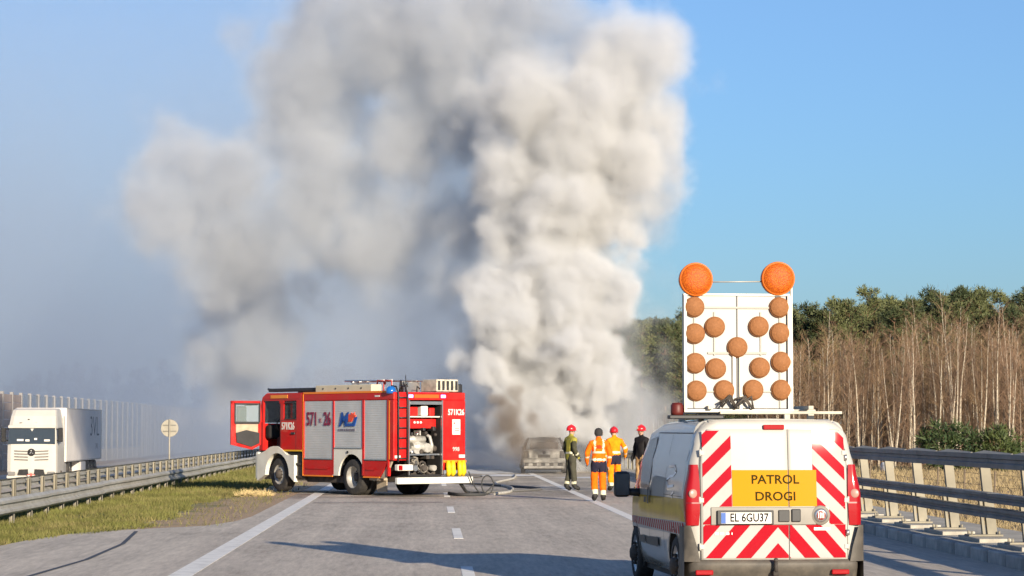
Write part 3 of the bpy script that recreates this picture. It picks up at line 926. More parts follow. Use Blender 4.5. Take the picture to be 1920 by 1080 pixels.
    def dbar(poly, t0, t1, mb):
        n = len(poly)
        vs = [dp(a, z, t0) for a, z in poly] + [dp(a, z, t1) for a, z in poly]
        mb.add(vs, [(i, (i + 1) % n, n + (i + 1) % n, n + i) for i in range(n)] + [tuple(range(n))[::-1], tuple(range(n, 2 * n))])
    dbar([(0.03, 1.92), (0.03, 1.30), (0.30, 1.16), (DW, 1.30), (DW, 1.92)], 0, 0.05, dr)
    dbar([(0.0, 1.92), (0.09, 1.92), (0.09, 2.50), (0.06, 2.50)], 0, 0.06, dr)
    dbar([(DW - 0.10, 1.92), (DW, 1.92), (DW, 2.50), (DW - 0.10, 2.50)], 0, 0.06, dr)
    dbar([(0.06, 2.42), (DW, 2.42), (DW, 2.50), (0.06, 2.50)], 0, 0.06, dr)
    door = dr.build('cab_door', red, root)
    tm = MB()
    dbar([(0.14, 1.86), (0.14, 1.62), (DW - 0.14, 1.62), (DW - 0.14, 1.86)], 0.05, 0.075, tm)
    tm.build('door_trim', beige, door)
    tm = MB()
    dbar([(0.10, 1.62), (0.10, 1.34), (0.34, 1.24), (DW - 0.16, 1.36), (DW - 0.14, 1.62), (0.5, 1.70)], 0.05, 0.09, tm)
    dbar([(0.10, 1.93), (0.10, 1.87), (DW - 0.10, 1.87), (DW - 0.10, 1.93)], 0.05, 0.09, tm)
    tm.build('door_pocket', black_p, door)
    tm = MB()
    dbar([(0.09, 1.93), (DW - 0.10, 1.93), (DW - 0.10, 2.42), (0.09, 2.42)], 0.02, 0.028, tm)
    tm.build('door_window', MATS['clear_pane'], door)
    tm = MB()
    dbar([(0.07, 1.92), (0.11, 1.92), (0.11, 2.44), (0.07, 2.44)], 0.055, 0.08, tm)
    dbar([(DW - 0.13, 1.92), (DW - 0.09, 1.92), (DW - 0.09, 2.44), (DW - 0.13, 2.44)], 0.055, 0.08, tm)
    dbar([(0.07, 2.40), (DW - 0.09, 2.40), (DW - 0.09, 2.44), (0.07, 2.44)], 0.055, 0.08, tm)
    tm.build('window_seal', black_p, door)
    mi = MB()
    mi.box(6.62, 6.76, HW + 0.30, HW + 0.56, 1.90, 2.36, bev=0.03)
    mi.tube([(6.45, HW + 0.05, 2.40), (6.66, HW + 0.35, 2.38)], 0.018, 6)
    mi.tube([(6.45, HW + 0.05, 1.84), (6.66, HW + 0.35, 1.88)], 0.018, 6)
    mi.build('mirror', black_p, root)
    MB().box(6.60, 6.618, HW + 0.32, HW + 0.54, 1.94, 2.32).build('mirror_glass', mat('mirror_glass', (0.25, 0.38, 0.40), 0.08, metal=0.9), root.children[-1])
    # number and emblem on the shutters
    lettering('lettering', '571', 0.50, letter_r, root, (3.80, HW + 0.0, 1.98), (-1, 0, 0), (0, 0, 1), xscale=0.72, depth=0.003, bold=0.010)
    lettering('lettering', 'K', 0.17, letter_r, root, (3.385, HW + 0.0, 1.95), (-1, 0, 0), (0, 0, 1), depth=0.003)
    lettering('lettering', '26', 0.50, letter_r, root, (3.06, HW + 0.0, 1.98), (-1, 0, 0), (0, 0, 1), xscale=0.72, depth=0.003, bold=0.010)
    em_b = mat('emblem_blue', (0.012, 0.07, 0.30), 0.5)
    em_r = mat('emblem_red', (0.66, 0.07, 0.03), 0.5)
    lettering('emblem_letter', 'M', 0.52, em_b, root, (2.32, HW + 0.002, 1.96), (-1, 0, 0), (0, 0, 1), shear=0.3, depth=0.003, bold=0.012)
    e = MB()
    e.prism([(2.12, 1.80), (2.10, 1.88), (1.86, 1.88), (1.76, 2.04), (1.66, 2.04), (1.78, 1.80)], 'y', HW - 0.02, HW + 0.004)
    e.build('emblem_hook', em_b, root)
    e = MB()
    e.prism([(2.06, 1.92), (1.92, 1.92), (1.84, 2.02), (1.74, 2.04), (1.72, 2.10), (1.80, 2.09), (1.78, 2.17), (1.86, 2.11), (1.92, 2.16), (1.96, 2.09), (2.05, 2.12)], 'y', HW - 0.02, HW + 0.005)
    e.build('emblem_flame', em_r, root)
    e = MB()
    for k in range(9):
        e.box(2.52 - 0.088 * k - 0.06, 2.52 - 0.088 * k, HW - 0.02, HW + 0.003, 1.68, 1.735)
    e.build('emblem_print', mat('print_grey', (0.17, 0.16, 0.2), 0.6), root)
    MB().box(0.62, 0.84, HW - 0.01, HW + 0.006, 2.56, 2.60).build('side_plate', letter_w, root)
    # --- roof: awning box, work-light mast, ladders, boxes, beacons
    MB().box(1.05, 3.68, HW - 0.36, HW - 0.03, 2.70, 2.89, bev=0.02).build('roof_box', mat('cream_box', (0.58, 0.50, 0.36), 0.6, var=0.1, vscale=2), root)
    rb = root.children[-1]
    for k in range(4):
        MB().cyl((1.5 + 0.6 * k, HW - 0.032, 2.80), (1.5 + 0.6 * k, HW - 0.015, 2.80), 0.022, n=10).build('latch', black_p, rb)
    MB().box(3.70, 6.15, HW - 0.34, HW - 0.10, 2.745, 2.84, bev=0.02).tube([(6.10, HW - 0.22, 2.80), (6.34, HW - 0.22, 2.83)], 0.03, 6).build('awning_roll', black_p, root)
    ld = MB()
    for y in (0.35, 0.0):
        ld.tube([(0.3, y, 2.98), (3.4, y, 3.02)], 0.024, 6)
    ladr = ld.build('roof_ladder', chrome, root)
    for k in range(9):
        MB().cyl((0.5 + 0.33 * k, 0.0, 2.985), (0.5 + 0.33 * k, 0.35, 2.985), 0.014, n=6).build('rung', chrome, ladr)
    for t_ in (0.6, 2.9):
        MB().box(t_, t_ + 0.05, -0.1, 0.45, 2.68, 2.97).build('ladder_support', chrome, root)
    for k, (t_, y_) in enumerate(((0.85, 0.62), (1.0, 0.5), (1.15, 0.66), (1.3, 0.55))):
        MB().tube([(t_, y_, 2.72), (t_ + 0.06, y_ - 0.05, 2.98 + 0.04 * (k % 2)), (t_ + 0.22, y_ + 0.04, 3.0), (t_ + 0.3, y_, 2.9)], 0.02, 5).build('roof_strap', [mat('strap_red', (0.45, 0.06, 0.05), 0.8), letter_w][k % 2], root)
    MB().box(0.05, 0.75, -0.95, -0.25, 2.70, 3.02, bev=0.02).build('roof_crate', mat('crate_cream', (0.52, 0.46, 0.36), 0.7, var=0.3, vscale=7), root)
    cr_ = root.children[-1]
    for k in range(5):
        MB().box(0.035, 0.052, -0.92 + 0.14 * k, -0.85 + 0.14 * k, 2.74, 2.98).build('slat', black_p, cr_)
    MB().box(0.08, 0.5, -1.12, -0.97, 2.67, 2.90, bev=0.03).build('roof_bin', black_p, root)

    MB().lathe([(0.001, 0.0), (0.12, 0.0), (0.13, 0.05), (0.12, 0.13), (0.07, 0.18), (0.001, 0.19)], (0.16, HW - 0.03, 2.64), 'z', 16).build('blue_beacon', blue_lens, root)
    MB().box(4.6, 5.5, -0.6, 0.5, 2.72, 2.76).lathe([(0.001, 0), (0.10, 0), (0.10, 0.10), (0.06, 0.15), (0.001, 0.16)], (5.8, -0.6, 2.715), 'z', 14).build('roof_plate', black_p, root)
    rng = random.Random(9)
    for k in range(5):
        t_, y = 0.25 + 0.1 * k, rng.uniform(-0.2, 0.75)
        MB().tube([(t_, y, 2.68), (t_ + rng.uniform(-0.05, 0.05), y, 2.8 + 0.25 * rng.random()), (t_ + 0.15, y - 0.2, 2.78)], 0.018, 6).build('roof_tube', black_p, root)
    MB().tube([(0.45, 0.45, 2.68), (0.45, 0.45, 3.12)], 0.012, 5).build('antenna', black_p, root)
    # wheels
    for s in (1, -1):
        wheel(root, (1.92, s * 0.98, 0.47), s, 0.47, 0.26, 0.29, dual=True)
        wheel(root, (5.48, s * 0.96, 0.49), s, 0.46, 0.30, 0.27)
    return root
fire_engine()
# ------------------------------------------------------------------ road patrol van: x to its right, y forward from the tail, z up
van_white = mat('van_white', (0.49, 0.47, 0.42), 0.55, spec=0.25, coat=1.0, coatr=0.07, var=0.03, vscale=2, dirt=(0.42, 0.38, 0.31), dscale=1.5, damt=0.25)
van_grey = mat('bumper_grey', (0.075, 0.066, 0.055), 0.6, var=0.15, vscale=6, dirt=(0.24, 0.20, 0.15), dscale=3, damt=0.35)
tape_red = mat('tape_red', (0.34, 0.004, 0.013), 0.6, spec=0.05, coat=0.2, coatr=0.07, var=0.06, vscale=5)
tape_white = mat('tape_white', (0.40, 0.39, 0.37), 0.6, spec=0.05, coat=0.2, coatr=0.07, var=0.04, vscale=5)
sign_yel = mat('sign_yellow', (0.52, 0.225, 0.002), 0.6, spec=0.05, coat=0.3, coatr=0.07)
letter_d = mat('letter_dark', (0.035, 0.03, 0.008), 0.8, spec=0.02)

def interp(tab, x):
    if x <= tab[0][0]:
        return tab[0][1]
    for (a, va), (c, vc) in zip(tab, tab[1:]):
        if x <= c:
            t = (x - a) / (c - a)
            t = t * t * (3 - 2 * t) if abs(vc - va) > 0 else 0
            return va + (vc - va) * t
    return tab[-1][1]

def boolean_cut(ob, cutters):
    for c in cutters:
        md = ob.modifiers.new('cut', 'BOOLEAN')
        md.operation = 'DIFFERENCE'
        md.object = c
        md.solver = 'EXACT'
    dg = bpy.context.evaluated_depsgraph_get()
    me = bpy.data.meshes.new_from_object(ob.evaluated_get(dg))
    ob.modifiers.clear()
    ob.data = me
    for c in cutters:
        bpy.data.objects.remove(c)

def poly_patch(mb, poly, fn, cell=0.06, mi=0, thick=0.0):
    """fill a flat (u, w) outline and lay it on the surface fn(u, w)"""
    bm = bmesh.new()
    vs = [bm.verts.new((p[0], p[1], 0)) for p in poly]
    bm.faces.new(vs)
    us = [p[0] for p in poly]
    ws = [p[1] for p in poly]
    for ax, lo, hi in ((0, min(us), max(us)), (1, min(ws), max(ws))):
        n = int((hi - lo) / cell)
        for k in range(1, n + 1):
            q = lo + (hi - lo) * k / (n + 1)
            co_ = Vector((q, 0, 0)) if ax == 0 else Vector((0, q, 0))
            no_ = Vector((1, 0, 0)) if ax == 0 else Vector((0, 1, 0))
            bmesh.ops.bisect_plane(bm, geom=bm.verts[:] + bm.edges[:] + bm.faces[:], plane_co=co_, plane_no=no_)
    for v in bm.verts:
        v.co = Vector(fn(v.co.x, v.co.y))
    mb.addbm(bm, mi, True)

def clip_poly(poly, box):
    """clip a convex outline to a rectangle (u0, u1, w0, w1)"""
    u0, u1, w0, w1 = box
    for ax, lim, sgn in ((0, u0, 1), (0, u1, -1), (1, w0, 1), (1, w1, -1)):
        out = []
        n = len(poly)
        for i in range(n):
            a, c = poly[i], poly[(i + 1) % n]
            da, dc = sgn * (a[ax] - lim), sgn * (c[ax] - lim)
            if da >= 0:
                out.append(a)
            if da * dc < 0:
                t = da / (da - dc)
                out.append((a[0] + (c[0] - a[0]) * t, a[1] + (c[1] - a[1]) * t))
        poly = out
        if len(poly) < 3:
            return None
    return poly

def patrol_van():
    root = empty('patrol_van', (3.52, 24.9, 0.0), R(4.0))
    tag(root, 'white road patrol van with red chevron tape and arrow board on its roof', 'van')
    HWT = [(0.2, 0.84), (0.45, 0.895), (0.8, 0.912), (1.05, 0.905), (1.35, 0.868), (1.6, 0.81), (1.75, 0.775), (1.85, 0.74)]
    ROOF = [(0.0, 1.80), (0.25, 1.835), (1.2, 1.845), (2.4, 1.825), (2.95, 1.76), (3.55, 1.22), (3.72, 1.07), (4.1, 0.97), (4.3, 0.82), (4.40, 0.60)]
    PLAN = [(0.0, 0.985), (0.3, 1.0), (3.0, 1.0), (3.7, 0.975), (4.1, 0.90), (4.3, 0.80), (4.40, 0.70)]
    def side_x(y, z):
        return interp(HWT, z) * interp(PLAN, y)
    def section(y):
        H = interp(ROOF, y)
        zb = 0.24 if 0.35 < y < 4.1 else 0.30
        zt = max(zb + 0.2, H - 0.13)
        pts = []
        for k in range(11):
            z = zb + (zt - zb) * k / 10
            pts.append((side_x(y, z), z))
        w = pts[-1][0]
        pts += [(w - 0.018, H - 0.075), (w - 0.055, H - 0.03), (w - 0.12, H - 0.008), (w * 0.55, H + 0.006), (0, H + 0.012)]
        return pts
    st = [0.27, 0.3, 0.6, 0.9, 1.3, 1.7, 2.1, 2.4, 2.7, 2.95, 3.1, 3.25, 3.4, 3.55, 3.65, 3.72, 3.85, 4.0, 4.1, 4.2, 4.3, 4.36, 4.40]
    mb = MB()
    ring_n = None
    vs = []
    for y in st:
        p = section(y)
        ring = [(-a, z) for a, z in p] + [(a, z) for a, z in p[::-1]][1:]
        ring_n = len(ring)
        vs += [(a, y, z) for a, z in ring]
    fs = []
    for i in range(len(st) - 1):
        for k in range(ring_n):
            k2 = (k + 1) % ring_n
            fs.append((i * ring_n + k, i * ring_n + k2, (i + 1) * ring_n + k2, (i + 1) * ring_n + k))
    fs.append(tuple(range(ring_n))[::-1])
    fs.append(tuple((len(st) - 1) * ring_n + k for k in range(ring_n)))
    mb.add(vs, fs, 0, True)
    body = mb.build('body', [van_white, dark_in], root)
    cut = []
    for yw in (0.78, 3.52):
        cut.append(MB().cyl((-1.2, yw, 0.33), (1.2, yw, 0.33), 0.365, n=36).build('cut', dark_in))
    for c in cut:
        c.parent = root
    bpy.context.view_layer.update()
    boolean_cut(body, cut)
    for p in body.data.polygons:
        p.use_smooth = True
    # dark liner so nothing shows through the arches
    for yw in (0.78, 3.52):
        MB().box(-0.62, 0.62, yw - 0.42, yw + 0.42, 0.2, 0.74).build('wheel_liner', dark_in, root)
    for yw in (0.78, 3.52):
        for s in (-1, 1):
            a = MB()
            for r0, r1 in ((0.358, 0.40),):
                n = 22
                v_ = []
                for k in range(n + 1):
                    t = math.pi * (-0.12 + 1.24 * k / n)
                    for rr in (r0, r1):
                        yy, zz = yw + rr * math.cos(t), 0.33 + rr * math.sin(t)
                        x = s * (side_x(yy, max(0.24, zz)) + 0.004)
                        v_.append((x, yy, zz))
                a.add(v_, [(2 * i, 2 * i + 1, 2 * i + 3, 2 * i + 2) for i in range(n)], 0, True)
            a.build('arch_trim', van_grey, root)
    # wheels: turn a y-axis wheel so that its axis is x
    for yw in (0.78, 3.52):
        for s in (-1, 1):
            w = wheel(root, (0, 0, 0), s, 0.315, 0.19, 0.215, rim=mat('silver_rim', (0.42, 0.43, 0.45), 0.35, metal=0.7, dirt=(0.12, 0.10, 0.09), dscale=8, damt=0.4))
            w.rotation_euler = (0, 0, R(-90))
            w.location = (s * 0.80, yw, 0.315)
    # ---------------- tail: doors on a gently bulged, forward-leaning face
    def S(u, h):
        lean = 0.085 * max(0.0, h - 0.9) + 0.05 * max(0.0, (h - 1.45)) ** 2 * 2.2
        return 0.012 + lean + 0.035 * u * u + 0.10 * max(0, abs(u) - 0.66) ** 2 * 5
    def TS(off):
        return lambda u, h: (u, S(u, h) - off, h)
    HWr = lambda h: interp(HWT, h) * 0.985
    hs = [0.40, 0.5, 0.6, 0.7, 0.8, 0.9, 1.0, 1.1, 1.2, 1.3, 1.4, 1.5, 1.6, 1.68, 1.74]
    # shell behind the doors (pillars and roof edge)
    sh = MB()
    cols = [-1 + 2 * i / 30 for i in range(31)]
    def shell(c, h):
        w = HWr(h)
        if h > 1.68:
            w -= (h - 1.68) ** 2 * 6.5
        return (c * w, S(c * w, h) + 0.004 + (0.05 * max(0, abs(c) - 0.9) / 0.1) ** 1.0, h)
    hs2 = [0.30] + hs + [1.78, 1.805]
    sh.grid(shell, cols, hs2)
    top = [shell(c, 1.805) for c in cols]
    sh.add([q for q in top] + [(q[0] * 0.99, 0.30, 1.84) for q in top], [(i, i + 1, 31 + i + 1, 31 + i) for i in range(30)], 0, True)
    for s in (-1, 1):
        def sidestrip(a, h, s=s):
            p0 = Vector(shell(s, h))
            p1 = Vector((s * (side_x(0.31, min(h, 1.70)) - (0.0 if h < 1.7 else (h - 1.7) * 0.9) + 0.002), 0.31, h + (0.02 if h > 1.75 else 0)))
            return p0.lerp(p1, a)
        sh.grid(sidestrip, [0, 0.5, 1], hs2)
    sh.build('tail_shell', van_white, root)
    seam_u = 0.146
    def door_w(h):
        w = 0.755 if h < 1.3 else 0.755 - (h - 1.3) ** 2 * 0.30
        if h > 1.70:
            w -= (h - 1.70) * 0.6
        return w
    doors = []
    for (ua, ub) in ((-1, 0), (0, 1)):
        d = MB()
        def dfn(c, h, ua=ua):
            l = -door_w(h) + 0.0 if ua < 0 else seam_u + 0.004
            r_ = seam_u - 0.004 if ua < 0 else door_w(h)
            rnd_ = 0.0
            return (l + (r_ - l) * c, S(l + (r_ - l) * c, h) - 0.010, h)
        cs = [i / 16 for i in range(17)]
        d.grid(dfn, cs, hs)
        # edges turned in
        for seq in ([dfn(0, h) for h in hs], [dfn(1, h) for h in hs], [dfn(c, hs[0]) for c in cs], [dfn(c, hs[-1]) for c in cs]):
            n = len(seq)
            d.add(seq + [(q[0], q[1] + 0.02, q[2]) for q in seq], [(i, i + 1, n + i + 1, n + i) for i in range(n - 1)])
        doors.append(d.build('rear_door', van_white, root))
    MB().box(-0.10, 0.115, S(0, 1.72) - 0.03, S(0, 1.72) + 0.01, 1.735, 1.785, bev=0.008).build('brake_light', red_lens, root)
    # chevron tape: white ground, red bands
    def bands(regions, mirror_u, slope_dir, mb_w, mb_r, phase, pitch, width):
        for box in regions:
            u0, u1, w0, w1 = box
            poly_patch(mb_w, [(u0, w0), (u1, w0), (u1, w1), (u0, w1)], TS(0.0125))
            for k in range(-20, 20):
                c0 = phase + k * pitch
                # band: w = c0 + slope*(u - mirror) .. + width
                sl = 0.98 * slope_dir
                a = [(-1.2, c0 + sl * (-1.2 - mirror_u)), (1.2, c0 + sl * (1.2 - mirror_u)), (1.2, c0 + sl * (1.2 - mirror_u) + width), (-1.2, c0 + sl * (-1.2 - mirror_u) + width)]
                q = clip_poly(a, box)
                if q:
                    poly_patch(mb_r, q, TS(0.0150))
    wl, rl = MB(), MB()
    bands([(-0.735, -0.44, 0.955, 1.755 - 0.03)], -0.735, 1, wl, rl, 0.065, 0.297, 0.135)
    bands([(-0.735, -0.655, 0.775, 0.953)], -0.735, 1, wl, rl, 0.065, 0.297, 0.135)
    wl.build('tape_ground', tape_white, doors[0])
    rl.build('tape_band', tape_red, doors[0])
    wr, rr = MB(), MB()
    bands([(0.40, 0.735, 0.955, 1.725)], 0.735, -1, wr, rr, 0.03, 0.297, 0.135)
    bands([(0.565, 0.735, 0.775, 0.953)], 0.735, -1, wr, rr, 0.03, 0.297, 0.135)
    wr.build('tape_ground', tape_white, doors[1])
    rr.build('tape_band', tape_red, doors[1])
    # lower chevron field meeting in a peak
    for di, (u0, u1) in enumerate(((-0.735, seam_u - 0.006), (seam_u + 0.006, 0.735))):
        w_, r_ = MB(), MB()
        poly_patch(w_, [(u0, 0.435), (u1, 0.435), (u1, 0.772), (u0, 0.772)], TS(0.0125))
        cu = 0.03
        for k in range(0, 7):
            c0 = 0.406 + k * 0.34
            for s in (-1, 1):
                sl = -1.12 * s
                # lines fall away from the peak at u = cu
                a = [(cu, c0), (cu + s * 1.2, c0 + sl * s * 1.2 * s), (cu + s * 1.2, c0 + sl * s * 1.2 * s + 0.155), (cu, c0 + 0.155)]
                a = [(cu, c0), (cu + s * 1.2, c0 - 1.12 * 1.2), (cu + s * 1.2, c0 - 1.12 * 1.2 + 0.18), (cu, c0 + 0.18)]
                lo, hi = (u0, min(u1, cu)) if s < 0 else (max(u0, cu), u1)
                if hi <= lo:
                    continue
                q = clip_poly(a, (lo, hi, 0.435, 0.772))
                if q:
                    poly_patch(r_, q, TS(0.0150))
        w_.build('tape_ground', tape_white, doors[di])
        r_.build('tape_band', tape_red, doors[di])
    # yellow sign in two leaves
    for di, (u0, u1) in enumerate(((-0.435, seam_u - 0.006), (seam_u + 0.006, 0.437))):
        y_ = MB()
        poly_patch(y_, [(u0, 0.957), (u1, 0.957), (u1, 1.325), (u0, 1.325)], TS(0.0165))
        y_.build('yellow_sign', sign_yel, doors[di])
    for txt, h, m_ in (('PATROL', 1.225, letter_d), ('DROGI', 1.055, letter_d)):
        me = text_mesh(txt, 0.125, depth=0.0015, xscale=1.08, bold=0.0025)
        me.materials.clear()
        me.materials.append(m_)
        for v in me.vertices:
            u, hh = v.co.x + 0.008, h + v.co.y
            off = 0.0175 + (0.001 if v.co.z > 0 else 0)
            v.co = Vector((u, S(u, hh) - off, hh))
        link('lettering', me, doors[0])
    # plate strip, number plate, handle, badge
    stp = MB()
    poly_patch(stp, [(-0.655, 0.775), (0.42, 0.775), (0.42, 0.945), (-0.655, 0.945)], TS(0.030))
    poly_patch(stp, [(-0.655, 0.940), (0.42, 0.940), (0.42, 0.950), (-0.655, 0.950)], lambda u, h: (u, S(u, 0.945) - (0.030 if h < 0.945 else 0.012), h))
    poly_patch(stp, [(-0.655, 0.765), (0.42, 0.765), (0.42, 0.780), (-0.655, 0.780)], lambda u, h: (u, S(u, 0.775) - (0.030 if h > 0.77 else 0.012), h))
    stp.lathe([(0.10, -0.02), (0.10, -0.045), (0.09, -0.055), (0.001, -0.055)], (0.47, S(0.47, 0.86) + 0.02, 0.865), 'y', 24)
    strip = stp.build('plate_strip', mat('strip_grey', (0.22, 0.20, 0.17), 0.5, var=0.1, vscale=6), root)
    pf = MB()
    pf.box(-0.60, -0.02, S(0, 0.86) - 0.05, S(0, 0.86) - 0.02, 0.775, 0.918, bev=0.006)
    pf.build('plate_recess', black_p, strip)
    pl = MB().box(-0.565, -0.045, S(0, 0.86) - 0.056, S(0, 0.86) - 0.046, 0.785, 0.898, bev=0.002).build('number_plate', letter_w, root)
    MB().box(-0.563, -0.515, S(0, 0.86) - 0.0585, S(0, 0.86) - 0.054, 0.788, 0.895).build('plate_band', mat('plate_blue', (0.02, 0.09, 0.36), 0.5), pl)
    lettering('lettering', 'EL 6GU37', 0.118, mat('plate_ink', (0.012, 0.012, 0.015), 0.8, spec=0.02), pl, (-0.275, S(0, 0.86) - 0.0565, 0.842), (1, 0, 0), (0, 0, 1), xscale=0.80, depth=0.001, bold=0.0025)
    hn = MB()
    hn.box(0.03, 0.145, S(0, 0.86) - 0.045, S(0, 0.86) - 0.02, 0.80, 0.92, bev=0.008)
    hn.box(0.165, 0.26, S(0, 0.86) - 0.05, S(0, 0.86) - 0.02, 0.80, 0.93, bev=0.01)
    hn.build('door_handle', black_p, root)
    bd = MB().lathe([(0.001, -0.066), (0.045, -0.066), (0.066, -0.060), (0.072, -0.05), (0.072, -0.04)], (0.47, S(0.47, 0.86) + 0.012, 0.865), 'y', 24).build('badge', chrome, root)
    MB().lathe([(0.001, -0.0705), (0.046, -0.0705), (0.048, -0.066)], (0.47, S(0.47, 0.86) + 0.012, 0.865), 'y', 20).build('badge_face', mat('badge_red', (0.35, 0.06, 0.05), 0.3, metal=0.4), bd)
    for k in range(4):
        MB().box(0.438 + 0.018 * k, 0.444 + 0.018 * k, S(0.47, 0.86) - 0.0615, S(0.47, 0.86) - 0.0575, 0.838, 0.895).build('badge_stroke', chrome, bd)
    pr = MB()
    for k in range(7):
        pr.box(-0.62 + 0.058 * k, -0.58 + 0.058 * k - 0.004 * (k % 3), S(-0.5, 0.68) - 0.017, S(-0.5, 0.68) - 0.0155, 0.672, 0.694)
    tag(pr.build('maker_name', chrome, root), kind='stuff')
    pr = MB().box(0.40, 0.57, S(0.5, 0.72) - 0.018, S(0.5, 0.72) - 0.0155, 0.715, 0.742).build('model_name', chrome, root)
    for (s) in (1,):
        MB().cyl((0.755, S(0.75, 0.7) - 0.03, 0.66), (0.755, S(0.75, 0.7) - 0.03, 0.72), 0.018, n=10).cyl((0.75, S(0.75, 1.4) - 0.02, 1.42), (0.75, S(0.75, 1.4) - 0.02, 1.48), 0.014, n=8).build('hinge', chrome, root)
    for s in (-1, 1):
        for h in (0.55, 1.02, 1.50):
            MB().cyl((s * (door_w(h) + 0.012), S(door_w(h), h) - 0.016, h - 0.035), (s * (door_w(h) + 0.012), S(door_w(h), h) - 0.016, h + 0.035), 0.012, n=10).box(s * (door_w(h) - 0.028), s * (door_w(h) + 0.01), S(door_w(h), h) - 0.026, S(door_w(h), h) - 0.012, h - 0.022, h + 0.022).build('hinge', van_white, root)
    # dark slits round the door leaves
    for u_ in (-1, 1):
        sl_ = MB()
        hs_ = [0.41 + 0.066 * i for i in range(21)]
        sl_.grid(lambda a, h, u_=u_: (u_ * (door_w(h) + 0.0015 + 0.009 * a), S(door_w(h), h) + 0.0025, h), [0, 1], hs_)
        sl_.build('door_gap', black_p, root)
    # tail lamps
    for s in (-1, 1):
        lens = MB()
        def lamp(a, h, s=s):
            w = HWr(h) + 0.006
            bul = math.sin(math.pi * min(1, max(0, (h - 0.76) / 0.62)))
            u = 0.778 - 0.014 * bul + (w + 0.012 * bul - 0.778 + 0.014 * bul) * min(1, a / 0.72)
            y = S(0.80, h) - 0.012 - 0.015 * bul
            if a > 0.45:
                y += ((a - 0.45) / 0.55) ** 1.8 * (0.10 + 0.06 * bul)
            return (s * u, y, h)
        lens.grid(lamp, [i / 10 for i in range(11)], [0.765 + 0.615 * i / 18 for i in range(19)])
        for i, f in enumerate(lens.f):
            pass
        lo = lens.build('tail_lamp', red_lens, root)
        MB().lathe([(0.001, -0.008), (0.034, -0.007), (0.046, 0.0), (0.048, 0.012)], (s * 0.832, S(0.80, 1.085) - 0.030, 1.085), Vector((s * 0.25, 1, 0)), 20).build('lamp_reflector', mat('lamp_pink', (0.40, 0.22, 0.18), 0.4, coat=0.3), lo)
        cr_ = MB()
        poly_patch(cr_, [(0, 0.985), (0.7, 0.985), (0.7, 1.0), (0, 1.0)], lambda a, h: tuple(Vector(lamp(a, h)) - Vector((0, 0.0015, 0))))
        cr_.build('lamp_divider', mat('lamp_dark', (0.22, 0.01, 0.015), 0.3), lo)
    # bumper
    bp = MB()
    def bump(c, h):
        w = 0.915 + 0.012
        u = c * w
        y = -0.07 + 0.10 * abs(c) ** 3.0
        if abs(c) > 0.93:
            y += (abs(c) - 0.93) * 5.0
        if h < 0.34:
            y += (0.34 - h) * 0.5
        if h > 0.395:
            y += (h - 0.395) * 1.8
        return (u, y, h)
    bp.grid(bump, [-1 + 2 * i / 40 for i in range(41)], [0.20, 0.25, 0.30, 0.34, 0.37, 0.395, 0.42])
    for s in (-1, 1):
        bp.grid(lambda a, h, s=s: (s * (0.927 - 0.012 * a), 0.03 + 0.35 + a * 0.38 - 0.03 if False else (0.38 * a + 0.36 * (1 - a)) if False else 0.05 + 0.36 * a, h), [0, 0.5, 1], [0.22, 0.35, 0.55, 0.75])
        bp.grid(lambda a, h, s=s: (s * (0.927 - (0.155 - 0.30 * max(0, h - 0.45)) * a), -0.012 + 0.062 * (1 - a) ** 2 + 0.02 * a * (h - 0.4), h), [0, 0.25, 0.5, 0.75, 1], [0.40, 0.55, 0.65, 0.765 - 0.0])
    bmp = bp.build('rear_bumper', van_grey, root)
    for s in (-1, 1):
        MB().box(s * 0.70 - 0.13, s * 0.70 + 0.05, -0.075, -0.03, 0.27, 0.32, bev=0.01).build('reflector', red_lens, root)
    MB().cyl((-0.02, -0.13, 0.30), (-0.02, -0.13, 0.40), 0.018, n=10).lathe([(0.001, -0.025), (0.018, -0.018), (0.025, 0), (0.018, 0.018), (0.001, 0.025)], (-0.02, -0.13, 0.42), 'z', 14).box(-0.05, 0.01, -0.14, 0.2, 0.26, 0.31, bev=0.01).build('tow_hook', chassis_m, root)
    MB().box(-0.8, 0.8, 0.0, 4.2, 0.17, 0.28).build('underbody', chassis_m, root)
    # ---------------- left side: band, stripes, mouldings, glass, mirror
    for s in (-1, 1):
        SX = lambda off, s=s: (lambda y, z: (s * (side_x(y, z) + off), y, z))
        m_ = MB()
        poly_patch(m_, [(0.10, 0.80), (3.95, 0.74), (3.95, 0.93), (3.3, 1.0), (0.10, 1.03)], SX(0.004), 0.12)
        m_.build('yellow_band', mat('band_yellow', (0.40, 0.26, 0.015), 0.5, spec=0.2, coat=0.6, var=0.2, vscale=3), root)
        w_, r_ = MB(), MB()
        poly_patch(w_, [(0.10, 0.66), (3.95, 0.62), (3.95, 0.735), (0.10, 0.795)], SX(0.004), 0.12)
        for k in range(28):
            y0 = 0.14 + k * 0.135
            poly_patch(r_, [(y0, 0.665), (y0 + 0.065, 0.665), (y0 + 0.105, 0.785 - 0.012 * y0), (y0 + 0.04, 0.785 - 0.012 * y0)], SX(0.006), 0.12)
        tb = w_.build('side_tape', tape_white, root)
        r_.build('tape_band', tape_red, tb)
        gl = MB()
        poly_patch(gl, [(2.42, 1.07), (3.30, 1.07), (3.34, 1.16), (2.86, 1.62), (2.42, 1.66)], SX(0.005), 0.12)
        gl.build('door_glass', mat('van_glass', (0.03, 0.025, 0.03), 0.05, spec=0.8), root)
        md = MB()
        poly_patch(md, [(1.75, 0.47), (2.55, 0.47), (2.55, 0.55), (1.75, 0.57)], SX(0.018), 0.12)
        poly_patch(md, [(2.62, 0.47), (3.08, 0.47), (3.05, 0.55), (2.62, 0.55)], SX(0.018), 0.12)
        md.build('side_moulding', black_p, root)
